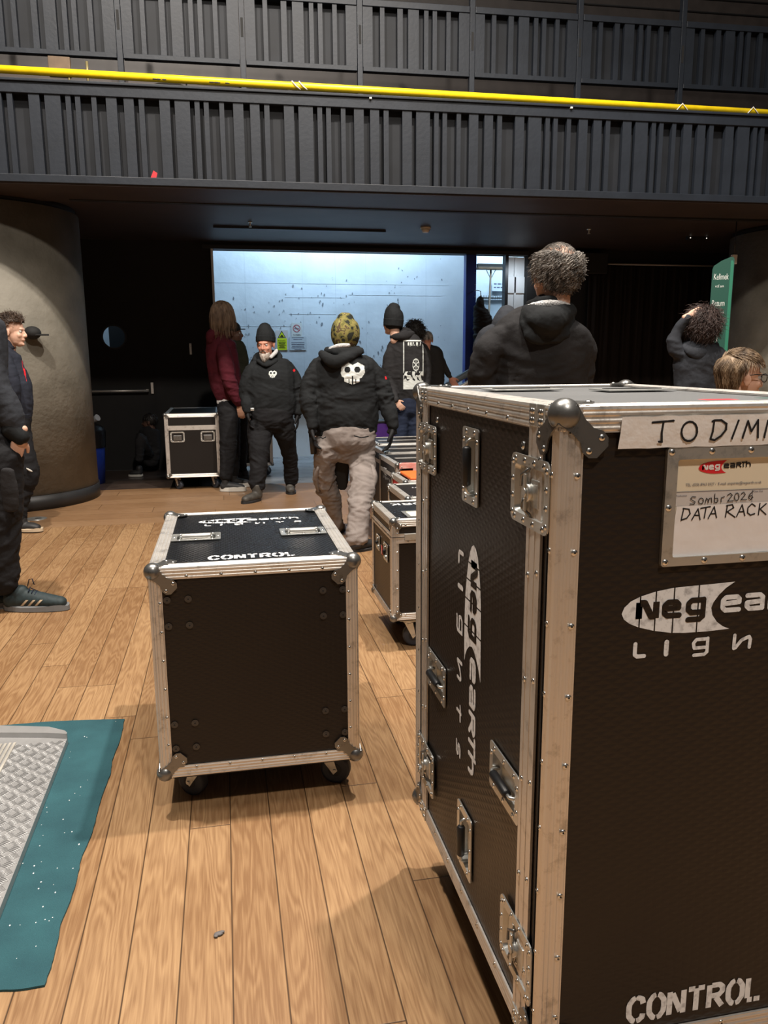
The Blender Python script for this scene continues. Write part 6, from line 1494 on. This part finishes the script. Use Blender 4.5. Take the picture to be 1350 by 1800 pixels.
bm = bmesh.new(); J.chain(bm, [(1202, 606, 0, 6), (1214, 617, -.06, 9), (1232, 623, -.08, 11), (1250, 615, -.06, 9), (1262, 606, -.02, 6)], .5); J.skin('hood', bm, M['grey_hoodie'], hJ, voxel=.007, wr=.008)
trousers(J, (lL, lR), [(1228, 780, 0, 42), (1228, 810, 0, 42)], M['dark_trousers'])
J.hair('hair', M['hair_curly'], '', bJ, nl=1500, seed=21, ln=.085, rad=.0022, curl=.012, cap=1.24, rng=lambda r, f, u: f < .55 and u > -.92, flow=lambda v: Vector((v.x*.5, -.5, -1)))
for x in (1206, 1250):
    q = J.fl(x); J.shoe([(zf(q, .045), .04), (zf(q, .045)+FWD*.09, .038), (zf(q, .035)+FWD*.16, .03)], M['shoe_black'], M['shoe_black'], up=[(zf(q, .06), .045, .045), (zf(q, .14), .045, .045)])

# K --- person in glasses at the right edge
K = Fig(3.4, 'person in dark rimmed glasses with short fair hair at the right edge, looking right', (1300, 1100))
tor = [(1292, 735, 0, 30, 1), (1290, 750, 0, 66, .7), (1290, 790, 0, 76), (1292, 860, 0, 70), (1294, 930, 0, 66)]
aL = [(1270, 780, -.16, 20), (1268, 840, -.18, 20), (1276, 900, -.14, 18), (1296, 930, -.1, 13)]; aR = [(1310, 780, .16, 20), (1315, 840, .18, 20), (1325, 900, .14, 18)]
lL = [(1285, 950, -.08, 34), (1290, 1010, -.08, 28), (1288, 1070, -.08, 21)]; lR = [(1305, 950, .1, 34), (1312, 1010, .1, 28), (1308, 1070, .1, 21)]
K.head(K.P(1302, 664), RGT*.98+FWD*.08+UPV*-.05, None, .98)
bK = body_base(K, tor, (aL, aR), (lL, lR), M['skin_pale'], voxel=.0055); top_(K, 'sweatshirt', tor, (aL, aR), M['char_cloth'])
trousers(K, (lL, lR), [(1294, 915, 0, 60), (1295, 955, 0, 60)], M['dark_trousers'])
K.hair('hair', M['hair_fair'], '', bK, nl=1900, seed=31, ln=.052, rad=.0021, cap=1.12, lift=.14, rng=lambda r, f, u: (u > .42 and f < .78) or (f < -.16 and u > -.75) or (f < .12 and u > .22), flow=lambda v: Vector((v.x*.6, (.9 if v.z > .55 else -.6), -1 if v.z < .6 else -.2)))
mb = MB(K.base); g_ = lambda r, f, u: K.H(r, f, u)
for q in (-1, 1):
    mb.tube([g_(q*.083, -.012, .012), g_(q*.082, .03, .018), g_(q*.064, .098, .018)], .0022, 6)
    mb.tube([g_(q*(.036+.027*math.cos(t*.524)), .102-.004*abs(math.cos(t*.524)), .004+.020*math.sin(t*.524)) for t in range(13)], .0022, 6)
mb.tube([g_(-.010, .104, .008), g_(0, .107, .011), g_(.010, .104, .008)], .002, 6); mb.build('glasses', M['black'], bK)
mb = MB(K.base); mb.sphere(K.H(0, .093, -.058), .010, (2.0, .5, .45), 12, rot=K.hrot()); mb.build('lips', M['lip'], bK)
for x, d in ((1288, -.08), (1308, .1)):
    q = K.fl(x, d); K.shoe([(zf(q, .045), .045), (zf(q, .045)+RGT*.10, .04), (zf(q, .035)+RGT*.18, .03)], M['shoe_black'], M['shoe_black'], up=[(zf(q, .06), .05, .05), (zf(q, .14), .05, .05)])

# L --- young man by the column, profile
Lf = Fig(7.0, 'dark-haired person in navy sweatshirt standing in profile before the concrete column', (30, 928))
tor = [(12, 604, 0, 13, 1), (6, 615, 0, 27), (5, 640, 0, 31), (11, 675, 0, 39), (14, 705, 0, 39), (14, 730, 0, 37)]
aL = [(8, 628, -.16, 13), (17, 660, -.20, 13), (22, 690, -.20, 12), (20, 718, -.18, 9)]; aR = [(14, 628, .16, 12), (20, 660, .2, 12), (26, 690, .2, 11)]
lL = [(20, 750, -.05, 29), (26, 775, -.08, 27), (38, 812, -.12, 23), (45, 835, -.12, 20), (41, 862, -.12, 15), (38, 890, -.12, 9), (38, 908, -.12, 8)]
lR = [(14, 750, .1, 28), (18, 800, .12, 24), (22, 850, .14, 17), (30, 900, .16, 9)]
Lf.head(Lf.P(22, 583), RGT+FWD*.05-UPV*.05, None, 1.0)
bL = body_base(Lf, tor, (aL, aR), (lL, lR), M['skin_pale'], ((Lf.P(20, 720, -.18), -UPV, FWD, RGT, dict(curl=.5)),), voxel=.006)
hL = top_(Lf, 'sweatshirt', tor, (aL, aR), M['navy_cloth'], wr=.010)
bm = bmesh.new(); Lf.chain(bm, [(-2, 606, 0, 5), (6, 601, 0, 7), (17, 606, 0, 6), (22, 612, 0, 5)], 2.2); Lf.skin('collar', bm, M['navy_cloth'], hL, voxel=.007)
band(Lf, 'hem_band', [(14, 724, 0, 38), (14, 738, 0, 36)], M['navy_cloth'], hL)
decal(Lf, hL, (Lf.P(40, 652, -.02), (-FWD*.65+RGT*.75).normalized(), UPV, (-FWD*.75-RGT*-.65).normalized()), 22*Lf.k, 34*Lf.k, .004, lambda u, v: noise.noise((u*3.3, v*3.5, 1)) > -.12 and (u-.5)**2+(v-.5)**2 < .24, M['red'], 'chest_print')
trousers(Lf, (lL, lR), [(14, 728, 0, 35), (18, 755, 0, 33)], M['dark_trousers'], wr=.014)
bm = bmesh.new(); Lf.chain(bm, [(46, 823, -.215, 1.5), (51, 826, -.235, 2), (57, 829, -.235, 1.5)], .6); Lf.skin('knee_patch', bm, M['sole_white'], voxel=.006)
Lf.hair('hair', M['hair_brown'], '', bL, nl=900, seed=41, ln=.060, rad=.0028, curl=.009, cap=1.20, rng=lambda r, f, u: (u > .35 and f < .88) or (f < 0 and u > -.45) or (f < .25 and u > .05), flow=lambda v: Vector((.3, -.9, .25)))
q = Lf.P(40, 920, -.12); Lf.shoe([(zf(q, .05), .04), (zf(q, .048)+RGT*.08, .034), (zf(q, .04)+RGT*.125, .026)], M['shoe_black'], M['sole_tan'], .026, name='trainer', up=[(zf(q, .06), .04, .04), (zf(q, .13), .038, .038)])
q = Lf.P(32, 925, .16); Lf.shoe([(zf(q, .05)-RGT*.06, .04), (zf(q, .048)+RGT*.02, .034), (zf(q, .04)+RGT*.06, .026)], M['sole_tan'], M['sole_tan'], .026, name='trainer', up=[(zf(q, .06), .04, .04), (zf(q, .13), .038, .038)])

# M --- near figure cut by the left edge
Mf = Fig(4.65, 'near person cut off by the left edge: black sleeve, bare hand, cargo trousers, teal trainer', (4, 1068))
tor = [(-52, 545, 0, 24, 1), (-52, 562, 0, 50), (-50, 600, 0, 54), (-46, 680, 0, 52), (-40, 750, 0, 46), (-36, 780, 0, 46)]
aR = [(-14, 600, -.05, 20), (-16, 640, -.05, 19), (-6, 675, -.05, 20), (9, 710, -.05, 20), (22, 738, -.05, 19), (32, 760, -.05, 15)]
aL = [(-92, 600, 0, 19), (-98, 660, 0, 19), (-96, 720, 0, 17), (-90, 770, 0, 12)]
lR = [(-12, 800, 0, 46), (-8, 850, 0, 43), (-6, 900, 0, 40), (-4, 940, 0, 35), (0, 985, 0, 30), (2, 1015, 0, 28), (2, 1024, 0, 27)]
lL = [(-66, 800, .06, 36), (-76, 900, .10, 30), (-84, 1000, .12, 25)]
Mf.head(Mf.P(-50, 490), RGT+FWD*.1, None, 1.0)
w0 = Mf.P(36, 768, -.06)
hM = (w0, Mf.P(33, 800, -.06)-w0-RGT*.02, -RGT*.6+FWD*.7, RGT-FWD*.3, dict(curl=.55, k=1.02))
bM = body_base(Mf, tor, (aR, aL), (lR, lL), M['skin_pale'], (hM,), voxel=.005)
gM = top_(Mf, 'hoodie', tor, (aR, aL), M['grey_hoodie'], wr=.009)
bm = bmesh.new(); Mf.chain(bm, [(20, 752, -.05, 18), (32, 763, -.055, 15.5), (38, 770, -.06, 14)], .95); Mf.skin('ribbed_cuff', bm, M['black_cloth'], gM, voxel=.006)
tM = trousers(Mf, (lR, lL), [(-38, 765, 0, 50), (-38, 798, 0, 56)], M['dark_trousers'], wr=.014)
bm = bmesh.new(); Mf.chain(bm, [(10, 826, -.12, 14), (13, 862, -.11, 18), (16, 896, -.10, 15)], .35); Mf.skin('cargo_pocket', bm, M['char_cloth'], tM, voxel=.008, wr=.004)
Mf.hair('hair', M['hair_brown'], '', bM, nl=300, seed=51, ln=.05, rad=.003, cap=1.07)
q = Mf.fl(2); 
sh = Mf.shoe([(Vector((q.x, q.y, .062))-RGT*.06, .058), (Vector((q.x, q.y, .066))+RGT*.04, .056), (Vector((q.x, q.y, .055))+RGT*.15, .042), (Vector((q.x, q.y, .045))+RGT*.235, .032)], M['shoe_teal'], M['sole_grey'], .030, name='trainer', up=[(Vector((q.x, q.y, .07)), .056, .048), (Vector((q.x, q.y, .115)), .050, .044)], depth=.048)
mb = MB(Mf.base)
bvh = BVHTree.FromPolygons([v.co+Mf.base for v in sh.data.vertices], [p.vertices[:] for p in sh.data.polygons])
def on_shoe(r, z):
    o_ = Vector((q.x, q.y, 0))+RGT*r+UPV*z-FWD*.3; h_ = bvh.ray_cast(o_, FWD, .6); return (h_[0] if h_[0] else o_+FWD*.25)-FWD*.0022
for i in range(3):
    r0 = .015+i*.040; L_ = [(r0, .038), (r0+.014, .038), (r0+.050, .074), (r0+.036, .074)]; pts = []
    for j in range(6):
        t = j/5; pts.append((on_shoe(r0+.036*t, .038+.036*t), on_shoe(r0+.015+.036*t, .038+.036*t)))
    for (a_, b_), (c_, d_) in zip(pts, pts[1:]): mb._face([mb.v(a_), mb.v(b_), mb.v(d_), mb.v(c_)])
mb.build('side_stripe', M['sole_tan'], sh)
mb = MB(Mf.base)
for i in range(6):
    a_ = Vector((q.x, q.y, 0))+RGT*(.06+.018*i)+UPV*(.128-.0085*i); mb.tube([a_-FWD*.03-UPV*.012, a_+UPV*.004, a_+FWD*.03-UPV*.012], .003, 6)
a_ = Vector((q.x, q.y, .14))+RGT*.045; mb.tube([a_, a_+UPV*.04+RGT*.012, a_+UPV*.045+RGT*.03, a_+UPV*.01+RGT*.04], .003, 6); mb.build('laces', M['jeans'], sh)
q = Mf.fl(-86, .12); Mf.shoe([(zf(q, .05), .05), (zf(q, .05)+RGT*.1, .045), (zf(q, .04)+RGT*.2, .03)], M['shoe_teal'], M['sole_grey'], .03, name='trainer', up=[(zf(q, .06), .06, .05), (zf(q, .16), .056, .048)])

# N --- seated figure in the dark behind the case
Nf = Fig(10.2, 'person sitting low in the dark beside the case by the wall', (262, 828))
tor = [(262, 752, .1, 8, 1), (262, 758, .1, 17), (264, 780, .1, 18), (264, 806, .1, 17)]
lL = [(262, 800, .05, 9), (252, 782, -.15, 9), (246, 768, -.2, 8), (246, 785, -.2, 7), (245, 808, -.22, 6)]
Nf.head(Nf.P(263, 742, .1), -RGT, None, .9)
bN = body_base(Nf, tor, (), (lL,), M['skin_dark'], voxel=.008, eyes=False); top_(Nf, 'hoodie', tor, ([(254, 765, .1, 6), (247, 785, 0, 6), (243, 795, -.1, 5)],), M['char_cloth'])
trousers(Nf, (lL,), [(264, 800, .1, 14), (264, 812, .1, 14)], M['char_cloth'])
Nf.hair('hair', M['hair_black'], '', bN, nl=200, seed=61, ln=.05, rad=.004)
q = Nf.P(244, 812, -.22); Nf.shoe([(zf(q, .045), .04), (zf(q, .045)-RGT*.06, .038), (zf(q, .035)-RGT*.10, .03)], M['shoe_black'], M['sole_white'], up=[(zf(q, .05), .04, .04), (zf(q, .11), .04, .04)])

# coats hanging beyond the blue pillar
ct = Fig(10.50, 'black coat hanging just right of the blue pillar', (850, 700), 'hanging_coat'); ct.root['category'] = 'coat'
ct.root.location = ct.base
bm = bmesh.new(); ct.chain(bm, [(845, 523, 0, 4), (843, 540, 0, 10), (848, 560, 0, 16), (851, 590, 0, 19), (852, 640, 0, 20), (851, 690, 0, 19)], .5); ct.skin('coat', bm, M['matte_black'], wr=.03)
mb = MB(ct.base); mb.tube([ct.P(845, 522), ct.P(845, 512), Vector((3.40, 10.52, ct.P(841, 510).z)), Vector((3.38, 10.625, ct.P(841, 510).z))], .006, 6); mb.build('hanger_hook', M['steel'], ct.root)
